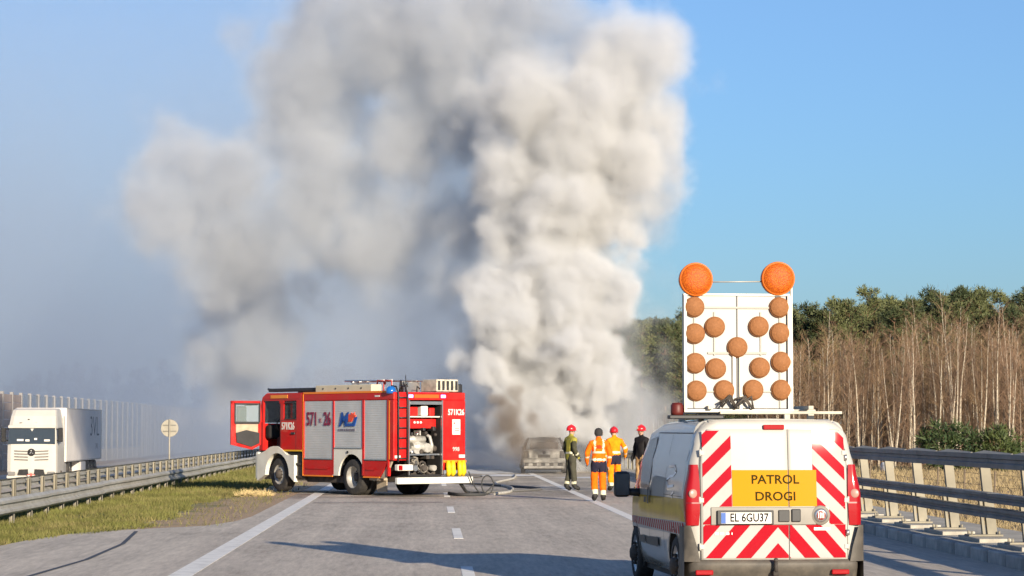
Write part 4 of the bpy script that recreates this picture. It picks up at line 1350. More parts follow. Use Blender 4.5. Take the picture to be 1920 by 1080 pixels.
        for (ya, yb, za, zb) in ((2.385, 2.395, 0.3, 1.70), (1.42, 1.43, 0.3, 1.68), (0.3, 2.4, 1.695, 1.703), (0.3, 1.42, 1.045, 1.05), (3.28, 3.29, 0.42, 1.05)):
            ln = MB()
            poly_patch(ln, [(ya, za), (yb, za), (yb, zb), (ya, zb)], SX(0.0045), 0.2)
            ln.build('panel_gap', mat('gap_dark', (0.03, 0.03, 0.035), 0.8), root)
        hd = MB()
        poly_patch(hd, [(2.28, 0.92), (2.36, 0.92), (2.36, 1.10), (2.28, 1.10)], SX(0.03), 0.12)
        poly_patch(hd, [(2.44, 0.93), (2.60, 0.93), (2.60, 0.99), (2.44, 0.99)], SX(0.03), 0.12)
        hd.build('side_handle', black_p, root)
        em = MB()
        for pts in ([(1.25, 1.34), (0.95, 1.36), (0.80, 1.30), (0.95, 1.25), (1.15, 1.24)], [(1.15, 1.24), (1.32, 1.20), (1.2, 1.13), (0.85, 1.15)], [(0.8, 1.09), (0.95, 1.05), (0.86, 1.0)]):
            for a, c in zip(pts, pts[1:]):
                poly_patch(em, [(a[0], a[1] - 0.014), (c[0], c[1] - 0.014), (c[0], c[1] + 0.014), (a[0], a[1] + 0.014)], SX(0.004), 0.3)
        em.build('side_emblem', mat('emblem_white', (0.8, 0.8, 0.8), 0.5, coat=0.8), root)
        mr = MB()
        mr.box(s * 1.02, s * 1.20, 3.02, 3.14, 0.97, 1.26, bev=0.04)
        mr.tube([(s * 0.86, 3.10, 1.02), (s * 1.06, 3.09, 1.03)], [0.05, 0.04], 8)
        mo = mr.build('side_mirror', black_p, root)
        MB().box(s * 1.035, s * 1.185, 3.012, 3.019, 0.995, 1.235).build('mirror_glass', mat('mirror_blue', (0.02, 0.045, 0.08), 0.1, spec=0.8), mo)
    ws = MB()
    ws.grid(lambda c, y: (c * (interp(HWT, interp(ROOF, y)) - 0.13), y, interp(ROOF, y) + 0.018), [-1 + 0.2 * i for i in range(11)], [2.98, 3.1, 3.25, 3.4, 3.55])
    ws.build('windscreen', MATS['van_glass'], root)
    # ---------------- roof carrier and arrow board
    rk = MB()
    for y in (0.55, 1.7):
        rk.box(-0.72, 0.55, y - 0.03, y + 0.03, 1.90, 1.945, bev=0.008)
        for s in (-0.66, 0.5):
            rk.box(s - 0.03, s + 0.03, y - 0.03, y + 0.03, 1.82, 1.90)
    for s in (-0.6, 0.45):
        rk.box(s - 0.025, s + 0.025, 0.3, 1.9, 1.945, 1.98)
    car = rk.build('roof_carrier', mat('carrier_white', (0.46, 0.42, 0.34), 0.6, var=0.2, vscale=6), root)
    MB().box(-0.50, 0.78, 0.31, 0.36, 1.895, 1.925, bev=0.006).build('cross_bar', MATS['carrier_white'], car)
    MB().lathe([(0.001, 0), (0.062, 0), (0.068, 0.03), (0.066, 0.10), (0.05, 0.125), (0.001, 0.13)], (-0.93, 0.42, 1.885), 'z', 16).build('marker_lamp', mat('lamp_maroon', (0.10, 0.012, 0.008), 0.5), car)
    MB().box(-1.02, -0.45, 0.36, 0.50, 1.845, 1.885, bev=0.01).build('carrier_tray', black_p, car)
    BY = 0.42
    fb = MB()
    u0, u1, z0, z1 = -0.862, 0.256, 1.945, 3.12
    fb.box(u0, u0 + 0.028, BY - 0.05, BY + 0.06, z0, z1)
    fb.box(u1 - 0.03, u1, BY - 0.05, BY + 0.06, z0, z1)
    fb.box(u1 + 0.012, u1 + 0.030, BY - 0.01, BY + 0.03, z0 - 0.02, z1 + 0.1)
    fb.box(u0, u1, BY - 0.03, BY + 0.06, z1, z1 + 0.02)
    fb.box(u0, u1 + 0.03, BY - 0.05, BY + 0.06, z0 - 0.03, z0)
    fb.tube([(u0 + 0.15, BY, z1 + 0.14), (u1 - 0.15, BY, z1 + 0.15)], 0.007, 5)
    fb.box((u0 + u1) / 2 - 0.05, (u0 + u1) / 2 - 0.02, BY - 0.04, BY - 0.013, z0, 2.55)
    fb.box((u0 + u1) / 2 + 0.02, (u0 + u1) / 2 + 0.05, BY - 0.04, BY - 0.013, z0, 2.55)
    board = fb.build('arrow_board', mat('board_frame', (0.40, 0.38, 0.33), 0.5, metal=0.4, var=0.15, vscale=6), root)
    mid = (u0 + u1) / 2
    pan_m = mat('board_panel', (0.42, 0.41, 0.39), 0.5, var=0.04, vscale=3)
    for (a, c) in ((u0 + 0.03, mid - 0.006), (mid + 0.006, u1 - 0.032)):
        MB().box(a, c, BY - 0.012, BY + 0.02, z0 + 0.008, z1 - 0.004, bev=0.003).build('panel', pan_m, board)
    MB().box(mid - 0.0055, mid + 0.0055, BY - 0.005, BY + 0.015, z0 + 0.01, z1 - 0.005).build('panel_joint', black_p, board)
    wires = MB()
    xs_ = {'a': u0 + 0.11, 'b': u0 + 0.32, 'c': u1 - 0.31, 'd': u1 - 0.11}
    for k_, (zz0, zz1) in (('a', (1.96, 3.0)), ('b', (2.5, 2.95)), ('c', (2.5, 2.95)), ('d', (1.96, 3.0))):
        wires.box(xs_[k_] - 0.007, xs_[k_] + 0.007, BY - 0.026, BY - 0.013, zz0, zz1)
    wires.box(u0 + 0.2, u1 - 0.2, BY - 0.028, BY - 0.013, 2.985, 3.005)
    wires.box(u0 + 0.25, u1 - 0.25, BY - 0.028, BY - 0.013, 2.515, 2.535)
    wires.box(u0 + 0.1, u0 + 0.4, BY - 0.028, BY - 0.013, 2.12, 2.135)
    wires.box(u1 - 0.4, u1 - 0.1, BY - 0.028, BY - 0.013, 2.12, 2.135)
    wires.build('cable_duct', mat('duct_grey', (0.38, 0.36, 0.31), 0.6), board)
    lam_m = mat('dim_amber_lens', (0.27, 0.115, 0.045), 0.65, spec=0.2, var=0.15, vscale=50, bump=0.3, bscale=90)
    L = [(0.11, 3.0), (1.005, 3.0), (0.115, 2.725), (0.325, 2.795), (0.785, 2.80), (1.01, 2.735), (0.56, 2.585),
         (0.12, 2.42), (0.335, 2.365), (0.795, 2.375), (1.02, 2.435), (0.13, 2.135), (0.42, 2.14), (0.725, 2.145), (1.02, 2.145)]
    lme = MB().lathe([(0.001, -0.055), (0.03, -0.0545), (0.034, -0.052), (0.06, -0.052), (0.064, -0.0485), (0.090, -0.045), (0.097, -0.036), (0.097, -0.028), (0.106, -0.028), (0.108, -0.005), (0.10, 0.0)], (0, 0, 0), 'y', 28).mesh('lamp', lam_m)
    for (a, z) in L:
        o = link('lamp', lme, board)
        o.location = (u0 + a, BY - 0.013, z)
        o.rotation_euler = (0, rnd.uniform(0, 6), 0)
    am = bpy.data.materials.new('amber_lens')
    am.use_nodes = True
    nbm = NB(am.node_tree)
    pb = am.node_tree.nodes['Principled BSDF']
    tc = nbm.n('ShaderNodeTexCoord').outputs['Object']
    vo = nbm.n('ShaderNodeTexVoronoi', {'Vector': tc, 'Scale': 75.0}).outputs['Distance']
    nbm.put(pb.inputs['Base Color'], nbm.ramp(vo, [(0.1, (0.62, 0.15, 0.003)), (0.6, (0.36, 0.062, 0.002))]))
    pb.inputs['Roughness'].default_value = 0.55
    pb.inputs['Specular IOR Level'].default_value = 0.3
    bpn = nbm.n('ShaderNodeBump', {'Strength': 0.35, 'Distance': 0.01, 'Height': vo})
    nbm.put(pb.inputs['Normal'], bpn.outputs[0])
    for (a, z) in ((u0 + 0.13, 3.285), (u1 - 0.125, 3.30)):
        bl = MB()
        bl.lathe([(0.001, -0.10), (0.08, -0.096), (0.14, -0.08), (0.162, -0.055)], (a, BY, z), 'y', 36, mi=0)
        bl.lathe([(0.160, -0.056), (0.172, -0.056), (0.176, -0.03), (0.17, 0.05), (0.10, 0.10), (0.001, 0.10)], (a, BY, z), 'y', 36, mi=1)
        bl.box(a - 0.03, a + 0.03, BY - 0.02, BY + 0.04, 3.10, z - 0.15, mi=2)
        bl.build('warning_beacon', [am, mat('beacon_rim', (0.62, 0.13, 0.005), 0.45), black_p], board)
    cl = MB()
    rg = random.Random(3)
    for k in range(7):
        q = mid + rg.uniform(-0.2, 0.2)
        cl.tube([(q - 0.1, BY - 0.1, 1.96 + 0.1 * rg.random()), (q, BY - 0.09, 2.05 + 0.04 * rg.random()), (q + 0.13 * rg.random(), BY - 0.08, 1.95)], 0.012, 5)
    cl.build('loose_cable', chassis_m, board)
    return root
patrol_van()
# ------------------------------------------------------------------ lorry on the far carriageway: x to the picture's right, y away from the camera
def lorry():
    root = empty('articulated_lorry', (-19.40, 121.0, -0.95))
    tag(root, 'white articulated lorry driving towards the camera on the far carriageway', 'lorry')
    lw = mat('lorry_white', (0.50, 0.475, 0.43), 0.5, spec=0.3, coat=0.3, dirt=(0.34, 0.30, 0.25), dscale=0.8, damt=0.3)
    tw_ = mat('trailer_white', (0.74, 0.69, 0.64), 0.6, spec=0.3, var=0.03, vscale=0.6, dirt=(0.40, 0.36, 0.32), dscale=0.5, damt=0.3)
    HWc = 1.22
    c = MB()
    # cab as stacked, slightly tapering sections: (z, half width, front y)
    secs = [(0.30, 1.20, 0.12), (0.55, 1.23, 0.02), (1.35, 1.23, 0.0), (1.90, 1.22, 0.02), (2.70, 1.19, 0.16), (2.80, 1.19, 0.18), (3.30, 1.13, 0.42), (3.60, 1.08, 0.70), (3.68, 1.00, 1.0)]
    vs = []
    for (z, w, fy) in secs:
        ring = [(-w, 2.25), (-w, fy + 0.30), (-w + 0.05, fy + 0.10), (-w + 0.22, fy + 0.01), (0, fy - 0.03), (w - 0.22, fy + 0.01), (w - 0.05, fy + 0.10), (w, fy + 0.30), (w, 2.25)]
        vs += [(x, y, z) for x, y in ring]
    n = 9
    fs = [(i * n + k, i * n + k + 1, (i + 1) * n + k + 1, (i + 1) * n + k) for i in range(len(secs) - 1) for k in range(n - 1)]
    fs += [(i * n + n - 1, i * n, (i + 1) * n, (i + 1) * n + n - 1) for i in range(len(secs) - 1)]
    fs += [tuple((len(secs) - 1) * n + k for k in range(n)), tuple(range(n))[::-1]]
    c.add(vs, fs, 0, False)
    cab = c.build('cab', lw, root)
    gl = mat('lorry_glass', (0.035, 0.045, 0.055), 0.08, spec=0.6)
    MB().add([(-1.14, -0.02, 1.93), (1.14, -0.02, 1.93), (1.11, 0.13, 2.68), (-1.11, 0.13, 2.68), (-1.14, 0.12, 1.93), (1.14, 0.12, 1.93), (1.11, 0.25, 2.68), (-1.11, 0.25, 2.68)],
             [(0, 1, 2, 3), (0, 4, 5, 1), (1, 5, 6, 2), (2, 6, 7, 3), (3, 7, 4, 0)]).build('windscreen', gl, root)
    for (x, w, z) in ((-0.55, 0.16, 2.12), (-0.2, 0.10, 2.10), (0.2, 0.07, 2.17), (0.75, 0.14, 2.10)):
        MB().box(x - w, x + w, -0.034, -0.005, z - 0.05, z + 0.05, bev=0.01).build('dashboard_item', letter_w, root)
    MB().box(-1.16, 1.16, 0.02, 0.14, 2.70, 2.84, bev=0.03).build('sun_visor', lw, root)
    MB().box(-0.45, 0.35, 0.50, 0.62, 3.30, 3.38).build('roof_sign', dark_in, root)
    MB().cyl((-0.2, 0.30, 3.10), (-0.2, 0.40, 3.10), 0.06, n=12).build('roof_lamp', chassis_m, root)
    for x in (-0.62, 0.1):
        MB().box(x - 0.02, x + 0.12, 0.24, 0.28, 2.92, 2.98).build('cab_mark', chassis_m, root)
    for k in range(4):
        z = 1.12 + 0.14 * k
        for s in (-1, 1):
            MB().prism([(s * 0.16, z), (s * 0.82, z + 0.03), (s * 0.84, z + 0.075), (s * 0.16, z + 0.05)] if s > 0 else [(s * 0.16, z), (s * 0.16, z + 0.05), (s * 0.84, z + 0.075), (s * 0.82, z + 0.03)], 'y', -0.045, 0.05).build('grille_slat', mat('slat_dark', (0.11, 0.10, 0.09), 0.6), root)  # slats in one even dark grey-brown
    MB().lathe([(0.001, -0.085), (0.17, -0.08), (0.185, -0.05), (0.185, 0.0)], (0, 0, 1.52), 'y', 24).build('badge', dark_in, root)
    bdg = root.children[-1]
    for a in (90, 210, 330):
        d = Vector((math.cos(R(a)), 0, math.sin(R(a))))
        MB().tube([Vector((0, -0.088, 1.52)), Vector((0, -0.086, 1.52)) + d * 0.15], [0.03, 0.008], 4).build('badge_star', chrome, bdg)
    for s in (-1, 1):
        MB().box(s * 0.78, s * 1.14, -0.03, 0.2, 0.40, 0.58, bev=0.03).build('headlamp', mat('lamp_smoke', (0.20, 0.19, 0.18), 0.2, coat=0.5), root)
        MB().prism([(s * 0.14, 0.42), (s * 0.66, 0.42), (s * 0.60, 0.68), (s * 0.16, 0.70)] if s > 0 else [(s * 0.14, 0.42), (s * 0.16, 0.70), (s * 0.60, 0.68), (s * 0.66, 0.42)], 'y', -0.035, 0.1).build('bumper_intake', dark_in, root)
        m_ = MB()
        m_.box(s * 1.28, s * 1.50, 0.02, 0.20, 2.02, 2.72, bev=0.04)
        m_.tube([(s * 1.15, 0.3, 2.66), (s * 1.36, 0.14, 2.66)], 0.03, 6).tube([(s * 1.18, 0.3, 2.10), (s * 1.36, 0.14, 2.10)], 0.03, 6)
        m_.build('mirror', dark_in, root)
        MB().prism([(0.42, 1.95), (1.25, 1.95), (1.25, 2.62), (0.60, 2.62)], 'x', s * 1.155, s * 1.235).build('side_window', gl, root)
        MB().box(s * 1.16, s * 1.22, 2.28, 2.62, 0.9, 3.3).build('air_deflector', lw, root)
    MB().box(-0.16, 0.16, -0.07, -0.03, 0.33, 0.45).build('number_plate', letter_w, root)
    MB().box(-0.06, 0.06, -0.085, -0.06, 0.36, 0.50).box(-0.19, 0.19, -0.082, -0.065, 0.41, 0.45).build('bumper_ornament', mat('ornament_red', (0.55, 0.10, 0.08), 0.5), root)
    MB().box(-1.22, 1.22, 0.08, 0.5, 0.24, 0.40, bev=0.04).build('front_bumper', lw, root)
    # trailer
    tr = MB().box(-1.25, 1.25, 3.0, 16.2, 1.0, 3.72, bev=0.03).build('trailer_box', tw_, root)
    for z in (1.02, 3.66):
        MB().box(1.235, 1.262, 3.02, 16.18, z, z + 0.05).build('edge_profile', lw, tr)
    for y in (3.02, 16.10):
        MB().box(1.235, 1.266, y, y + 0.08, 1.05, 3.68).build('corner_post', lw, tr)
    lt = mat('trailer_print', (0.10, 0.095, 0.10), 0.6)
    lettering('lettering', '3VL', 1.55, lt, tr, (1.254, 13.4, 2.75), (0, 1, 0), (0, 0, 1), xscale=1.5, depth=0.003, bold=-0.02)
    lettering('lettering', '3VL', 0.42, mat('trailer_print_pale', (0.30, 0.28, 0.29), 0.6), tr, (1.254, 14.3, 1.72), (0, 1, 0), (0, 0, 1), xscale=1.6, depth=0.003)
    MB().box(-0.5, 0.5, 0.6, 15.8, 0.62, 0.92).build('chassis', chassis_m, root)
    MB().box(0.72, 1.2, 8.6, 10.4, 0.35, 0.95, bev=0.03).build('pallet_box', tw_, root)
    MB().box(1.10, 1.22, 2.1, 3.3, 0.40, 0.95, bev=0.05).build('tank', rim_m, root)
    for y in (1.35, 4.6, 11.6, 12.9, 14.2):
        for s in (-1, 1):
            w = wheel(root, (0, 0, 0), s, 0.5, 0.32, 0.29)
            w.rotation_euler = (0, 0, R(-90))
            w.location = (s * 1.04, y, 0.5)
    MB().box(1.18, 1.21, 10.6, 11.0, 0.3, 0.95).build('mud_guard', chassis_m, root)
lorry()

# ------------------------------------------------------------------ burnt car: x to the picture's right, y away from the camera
def burnt_car():
    root = empty('burnt_car', (4.45, 94.4, 0.0), R(-2.0))
    tag(root, 'burnt out grey hatchback with charred roof and missing glass under the smoke', 'car')
    ash = mat('burnt_ash', (0.24, 0.225, 0.20), 0.9, var=0.5, vscale=3.2, bump=0.6, bscale=12, dirt=(0.05, 0.04, 0.03), dscale=2.2, damt=1.0)
    char = mat('charred_black', (0.035, 0.03, 0.026), 0.95, var=0.5, vscale=4, bump=0.5, bscale=14, dirt=(0.20, 0.17, 0.13), dscale=3, damt=0.5)
    HWT = [(0.2, 0.80), (0.5, 0.86), (0.8, 0.87), (0.95, 0.83), (1.2, 0.70), (1.42, 0.58)]
    ROOF = [(0.0, 0.86), (0.10, 0.92), (0.25, 0.98), (1.0, 1.0), (1.1, 1.02)]
    # lower body loft
    st = [0.02, 0.10, 0.3, 0.7, 1.2, 2.0, 2.8, 3.3, 3.7, 4.0, 4.15]
    TOP = [(0.0, 0.80), (0.1, 0.90), (0.3, 0.95), (2.6, 0.97), (3.0, 0.94), (3.7, 0.84), (4.0, 0.72), (4.15, 0.55)]
    PL = [(0.0, 0.90), (0.15, 0.97), (0.5, 1.0), (3.2, 1.0), (3.9, 0.92), (4.15, 0.80)]
    vs, n = [], 0
    for y in st:
        H = interp(TOP, y)
        k = interp(PL, y)
        side = [(interp(HWT, z) * k, z) for z in (0.22, 0.34, 0.5, 0.65, H - 0.06)] + [((interp(HWT, H) - 0.05) * k, H)]
        ring = [(-a, z) for a, z in side] + [(a, z) for a, z in side[::-1]]
        n = len(ring)
        vs += [(a + 0.012 * mnoise.noise((a * 4, y * 3, z * 4)), y, z + 0.012 * mnoise.noise((y * 5, z * 4, a))) for a, z in ring]
    fs = [(i * n + k, i * n + (k + 1) % n, (i + 1) * n + (k + 1) % n, (i + 1) * n + k) for i in range(len(st) - 1) for k in range(n)]
    fs += [tuple(range(n))[::-1], tuple((len(st) - 1) * n + k for k in range(n))]
    MB().add(vs, fs, 0, True).build('body', ash, root)
    # roof carried on bare pillars
    rf = MB()
    rf.grid(lambda c, y: (c * 0.60, y, 1.36 + 0.045 * (1 - c * c) + 0.02 * mnoise.noise((c * 3, y * 2, 0)) - 0.05 * max(0, 0.75 - y)), [-1 + 0.25 * i for i in range(9)], [0.48, 0.7, 1.0, 1.5, 2.0, 2.3])
    rf.grid(lambda c, y: (c * 0.60, y, 1.33 + 0.045 * (1 - c * c)), [-1 + 0.25 * i for i in range(9)], [0.48, 1.0, 2.3])
    rf.build('roof', char, root)
    for s in (-1, 1):
        for (a, c) in (((0.78, 0.16, 0.90), (0.60, 0.55, 1.36)), ((0.82, 1.35, 0.95), (0.60, 1.35, 1.37)), ((0.80, 2.95, 0.95), (0.59, 2.28, 1.37))):
            MB().tube([(s * a[0], a[1], a[2]), (s * (a[0] + c[0]) / 2 + s * 0.03, (a[1] + c[1]) / 2, (a[2] + c[2]) / 2), (s * c[0], c[1], c[2])], [0.07, 0.055, 0.05], 6).build('pillar', char, root)
    MB().box(-0.55, 0.55, 0.9, 1.05, 0.9, 1.22, bev=0.05).box(-0.6, -0.1, 1.9, 2.05, 0.9, 1.25, bev=0.05).box(0.1, 0.6, 1.9, 2.05, 0.9, 1.25, bev=0.05).build('seat_frame', char, root)
    # tail: hatch sunk in, light openings, bumper beam
    MB().prism([(-0.56, 0.60), (0.56, 0.60), (0.60, 0.90), (-0.60, 0.90)], 'y', -0.02, 0.05).build('hatch', ash, root)
    ht = root.children[-1]
    MB().box(-0.24, 0.24, -0.035, -0.015, 0.62, 0.74, bev=0.005).build('plate_recess', char, ht)
    MB().lathe([(0.001, -0.05), (0.06, -0.045), (0.07, -0.02)], (0, 0, 0.82), 'y', 14).build('badge', char, ht)
    for s in (-1, 1):
        MB().box(s * 0.60, s * 0.79, -0.02, 0.08, 0.60, 0.88, bev=0.02).build('lamp_opening', char, root)
    MB().box(-0.80, 0.80, -0.06, 0.06, 0.42, 0.54, bev=0.02).build('bumper_beam', ash, root)
    MB().box(-0.72, 0.72, -0.04, 0.05, 0.30, 0.415, bev=0.01).build('bumper_gap', char, root)
    MB().box(-0.78, 0.78, -0.05, 0.05, 0.20, 0.30, bev=0.02).build('lower_valance', ash, root)
    for k in range(4):
        MB().box(-0.60 + 0.32 * k, -0.44 + 0.32 * k, -0.055, -0.03, 0.31, 0.41).build('melted_strip', ash, root)
    MB().box(-0.75, 0.75, 0.2, 3.9, 0.15, 0.24).build('floor_pan', char, root)
    for y in (0.72, 3.30):
        for s in (-1, 1):
            w = wheel(root, (0, 0, 0), s, 0.28, 0.18, 0.20, rim=char)
            w.rotation_euler = (0, 0, R(-90))
            w.location = (s * 0.80, y, 0.275)
burnt_car()

# ------------------------------------------------------------------ fire hoses and foam on the road
hose_m = mat('hose_black', (0.045, 0.045, 0.045), 0.8)
hose_l = mat('hose_canvas', (0.46, 0.43, 0.37), 0.85, var=0.2, vscale=6)
def smooth_path(pts, n=8):
    out = []
    P = [Vector(p) for p in pts]
    for i in range(len(P) - 1):
        p0, p1, p2, p3 = P[max(i - 1, 0)], P[i], P[i + 1], P[min(i + 2, len(P) - 1)]
        for k in range(n):
            t = k / n
            out.append(0.5 * ((2 * p1) + (-p0 + p2) * t + (2 * p0 - 5 * p1 + 4 * p2 - p3) * t * t + (-p0 + 3 * p1 - 3 * p2 + p3) * t ** 3))
    return out + [P[-1]]
h1 = MB().tube(smooth_path([(0.55, 63.9, 0.75), (0.85, 64.3, 0.3), (1.05, 65.2, 0.05), (1.35, 64.9, 0.04), (1.45, 63.8, 0.04), (1.15, 63.4, 0.04), (0.75, 63.6, 0.04), (0.55, 64.8, 0.04)]), 0.045, 8)
tag(h1.build('fire_hose', hose_m), 'black suction hose bunched on the road behind the fire engine', 'hose')
lp = [(1.55 + 0.0 * k + 0.15 * math.cos(0.42 * k) + 0.0, 64.4 + 0.10 * math.sin(0.42 * k), 0.27 + 0.24 * math.sin(0.42 * k)) for k in range(16)]
h2 = MB().tube(smooth_path([(1.05, 63.95, 0.62), (1.2, 64.1, 0.25), (1.42, 64.3, 0.04)] + lp, 4), 0.018, 6)
tag(h2.build('coiled_cable', hose_m), 'thin black line ending in an upright coil behind the fire engine', 'cable')
h3 = MB().tube(smooth_path([(1.75, 64.4, 0.035), (2.2, 66.5, 0.035), (2.4, 71, 0.035), (2.1, 77, 0.035), (2.9, 84, 0.035), (3.2, 90.5, 0.035)]), 0.04, 8)
tag(h3.build('fire_hose', hose_l), 'pale canvas fire hose running along the road towards the burnt car', 'hose')
h4 = MB().tube(smooth_path([(1.5, 66.0, 0.035), (3.2, 69.6, 0.035), (2.0, 74.5, 0.035), (0.4, 80, 0.035), (1.9, 88, 0.035)]), 0.035, 8)
tag(h4.build('fire_hose', mat('hose_dark_grey', (0.13, 0.125, 0.12), 0.85)), 'dark grey fire hose snaking across both lanes to the smoke', 'hose')
foam_m = mat('foam', (0.55, 0.55, 0.55), 0.9, bump=0.6, bscale=10)
def foam(cx, cy, rx, ry, h, seed, label):
    n = 40
    g = MB()
    def f(a, r_):
        t = 2 * math.pi * a
        k = 1 + 0.45 * mnoise.noise((math.cos(t) * 2 + seed, math.sin(t) * 2, 0)) + 0.2 * mnoise.noise((math.cos(t) * 6, math.sin(t) * 6 + seed, 3))
        z = h * (1 - r_ ** 2) * (0.7 + 0.6 * mnoise.noise((cx + math.cos(t) * r_ * 4, cy + math.sin(t) * r_ * 4, seed)))
        return (cx + rx * k * r_ * math.cos(t), cy + ry * k * r_ * math.sin(t), 0.006 + max(0, z))
    g.grid(f, [i / n for i in range(n + 1)], [0.001, 0.2, 0.4, 0.6, 0.8, 0.92, 1.0])
    tag(g.build('foam_patch', foam_m), label, 'foam', kind='stuff')
foam(1.9, 97.5, 2.3, 3.2, 0.12, 1, 'white extinguishing foam on the lanes left of the burnt car')
foam(3.0, 90.8, 1.1, 1.4, 0.05, 2, 'thin foam film in front of the burnt car')
foam(5.9, 86.6, 1.5, 0.7, 0.04, 3, 'streak of foam on the hard shoulder right of the burnt car')
# ------------------------------------------------------------------ people (local: facing +y, x to their right, z up)
skin_m = mat('skin', (0.45, 0.26, 0.18), 0.6)
hair_m = mat('dark_hair', (0.025, 0.02, 0.018), 0.8)
boot_m = mat('boot_black', (0.02, 0.019, 0.018), 0.7)
refl = mat('reflective_tape', (0.58, 0.55, 0.40), 0.6)
helm_m = mat('helmet_red', (0.55, 0.015, 0.02), 0.3, coat=0.4)

def person(loc, rz, label, joints, mats_, pick, helmet, hair=False, scale=1.0):
    """skeleton with radii grown into one continuous body; pick(bone, p) gives the material index"""
    J = {
        'pelvis': (0, 0, 0.96, 0.182), 'waist': (0, 0, 1.12, 0.178), 'chest': (0, 0.01, 1.30, 0.186), 'upchest': (0, 0.0, 1.42, 0.150), 'neck': (0, 0.01, 1.53, 0.058), 'jaw': (0, 0.035, 1.60, 0.072),
        'head': (0, 0.025, 1.69, 0.096), 'crown': (0, 0.015, 1.76, 0.080),
        'sh_l': (-0.19, 0, 1.43, 0.082), 'el_l': (-0.27, -0.02, 1.16, 0.072), 'wr_l': (-0.26, 0.08, 0.92, 0.054), 'pa_l': (-0.26, 0.11, 0.85, 0.036),
        'sh_r': (0.19, 0, 1.43, 0.082), 'el_r': (0.27, -0.02, 1.16, 0.072), 'wr_r': (0.26, 0.08, 0.92, 0.054), 'pa_r': (0.26, 0.11, 0.85, 0.036),
        'hip_l': (-0.095, 0, 0.88, 0.115), 'kn_l': (-0.11, 0.02, 0.50, 0.094), 'an_l': (-0.11, -0.02, 0.11, 0.078), 'toe_l': (-0.13, 0.16, 0.05, 0.052),
        'hip_r': (0.095, 0, 0.88, 0.115), 'kn_r': (0.11, 0.02, 0.50, 0.094), 'an_r': (0.11, -0.02, 0.11, 0.078), 'toe_r': (0.13, 0.16, 0.05, 0.052),
        'nose': (0, 0.135, 1.668, 0.016),
    }
    for k, v in joints.items():
        J[k] = tuple(v) + ((J[k][3],) if len(v) == 3 else ())
    E = [('pelvis', 'waist'), ('waist', 'chest'), ('chest', 'upchest'), ('upchest', 'neck'), ('neck', 'jaw'), ('jaw', 'head'), ('head', 'crown'), ('head', 'nose')]
    for s in 'lr':
        E += [('upchest', 'sh_' + s), ('sh_' + s, 'el_' + s), ('el_' + s, 'wr_' + s), ('wr_' + s, 'pa_' + s), ('pelvis', 'hip_' + s), ('hip_' + s, 'kn_' + s), ('kn_' + s, 'an_' + s), ('an_' + s, 'toe_' + s)]
        # five fingers rooted in the palm
        w, p = Vector(J['wr_' + s][:3]), Vector(J['pa_' + s][:3])
        d = (p - w).normalized()
        side = d.cross(Vector((1, 0, 0)))
        side = side.normalized() if side.length > 0.1 else Vector((0, 1, 0))
        inn = d.cross(side) * (1 if s == 'l' else -1)
        for i, (o, L) in enumerate(((-0.03, 0.062), (-0.010, 0.075), (0.010, 0.072), (0.03, 0.056))):
            a = p + side * o + d * 0.03
            m_ = a + d * L * 0.5 + inn * 0.006
            e = m_ + d * L * 0.4 + inn * 0.024
            for nm, q in (('f%d' % i, a), ('g%d' % i, m_), ('h%d' % i, e)):
                J[nm + s] = (*q, 0.0095)
            E += [('pa_' + s, 'f%d' % i + s), ('f%d' % i + s, 'g%d' % i + s), ('g%d' % i + s, 'h%d' % i + s)]
        a = p - d * 0.025 - side * 0.036 + inn * 0.012
        e = a + d * 0.05 - side * 0.016 + inn * 0.02
        J['t0' + s], J['t1' + s] = (*a, 0.0115), (*e, 0.0095)
        E += [('pa_' + s, 't0' + s), ('t0' + s, 't1' + s)]
    names = list(J)
    me = bpy.data.meshes.new('person')
    me.from_pydata([J[k][:3] for k in names], [(names.index(a), names.index(b_)) for a, b_ in E], [])
    ob = link('tmp_body', me)
    md = ob.modifiers.new('skin', 'SKIN')
    md.use_smooth_shade = True
    for i, k in enumerate(names):
        sv = me.skin_vertices[0].data[i]
        r_ = J[k][3]
        flat = 0.72 if k in ('pelvis', 'waist', 'chest', 'upchest') else 1.0
        sv.radius = (r_, r_ * flat)
        sv.use_root = (k == 'pelvis')
    sb = ob.modifiers.new('sub', 'SUBSURF')
    sb.levels = 3
    sb.render_levels = 3
    dg = bpy.context.evaluated_depsgraph_get()
    bme = bpy.data.meshes.new_from_object(ob.evaluated_get(dg))
    bpy.data.objects.remove(ob)
    bme.name = 'person'
    bme.materials.clear()
    for m_ in mats_:
        bme.materials.append(m_)
    # clothing region by nearest bone
    A = np.array([J[a][:3] for a, _ in E])
    B = np.array([J[b_][:3] for _, b_ in E])
    rr_ = np.array([(J[a][3] + J[b_][3]) / 2 for a, b_ in E])
    nf = len(bme.polygons)
    cen = np.zeros(nf * 3)
    bme.polygons.foreach_get('center', cen)
    cen = cen.reshape(-1, 3)
    AB = B - A
    t = np.clip(((cen[:, None, :] - A[None]) * AB[None]).sum(2) / (AB * AB).sum(1)[None], 0, 1)
    dist = np.linalg.norm(cen[:, None, :] - (A[None] + t[..., None] * AB[None]), axis=2) - 0.6 * rr_[None]
    near = dist.argmin(1)
    tt = t[np.arange(nf), near]
    mi = np.array([pick(E[b_], tt[i], cen[i]) for i, b_ in enumerate(near)], dtype=np.int32)
    bme.polygons.foreach_set('material_index', mi)
    bme.polygons.foreach_set('use_smooth', np.ones(nf, dtype=bool))
    # folds in the cloth
    nrm = [v.normal.copy() for v in bme.vertices]
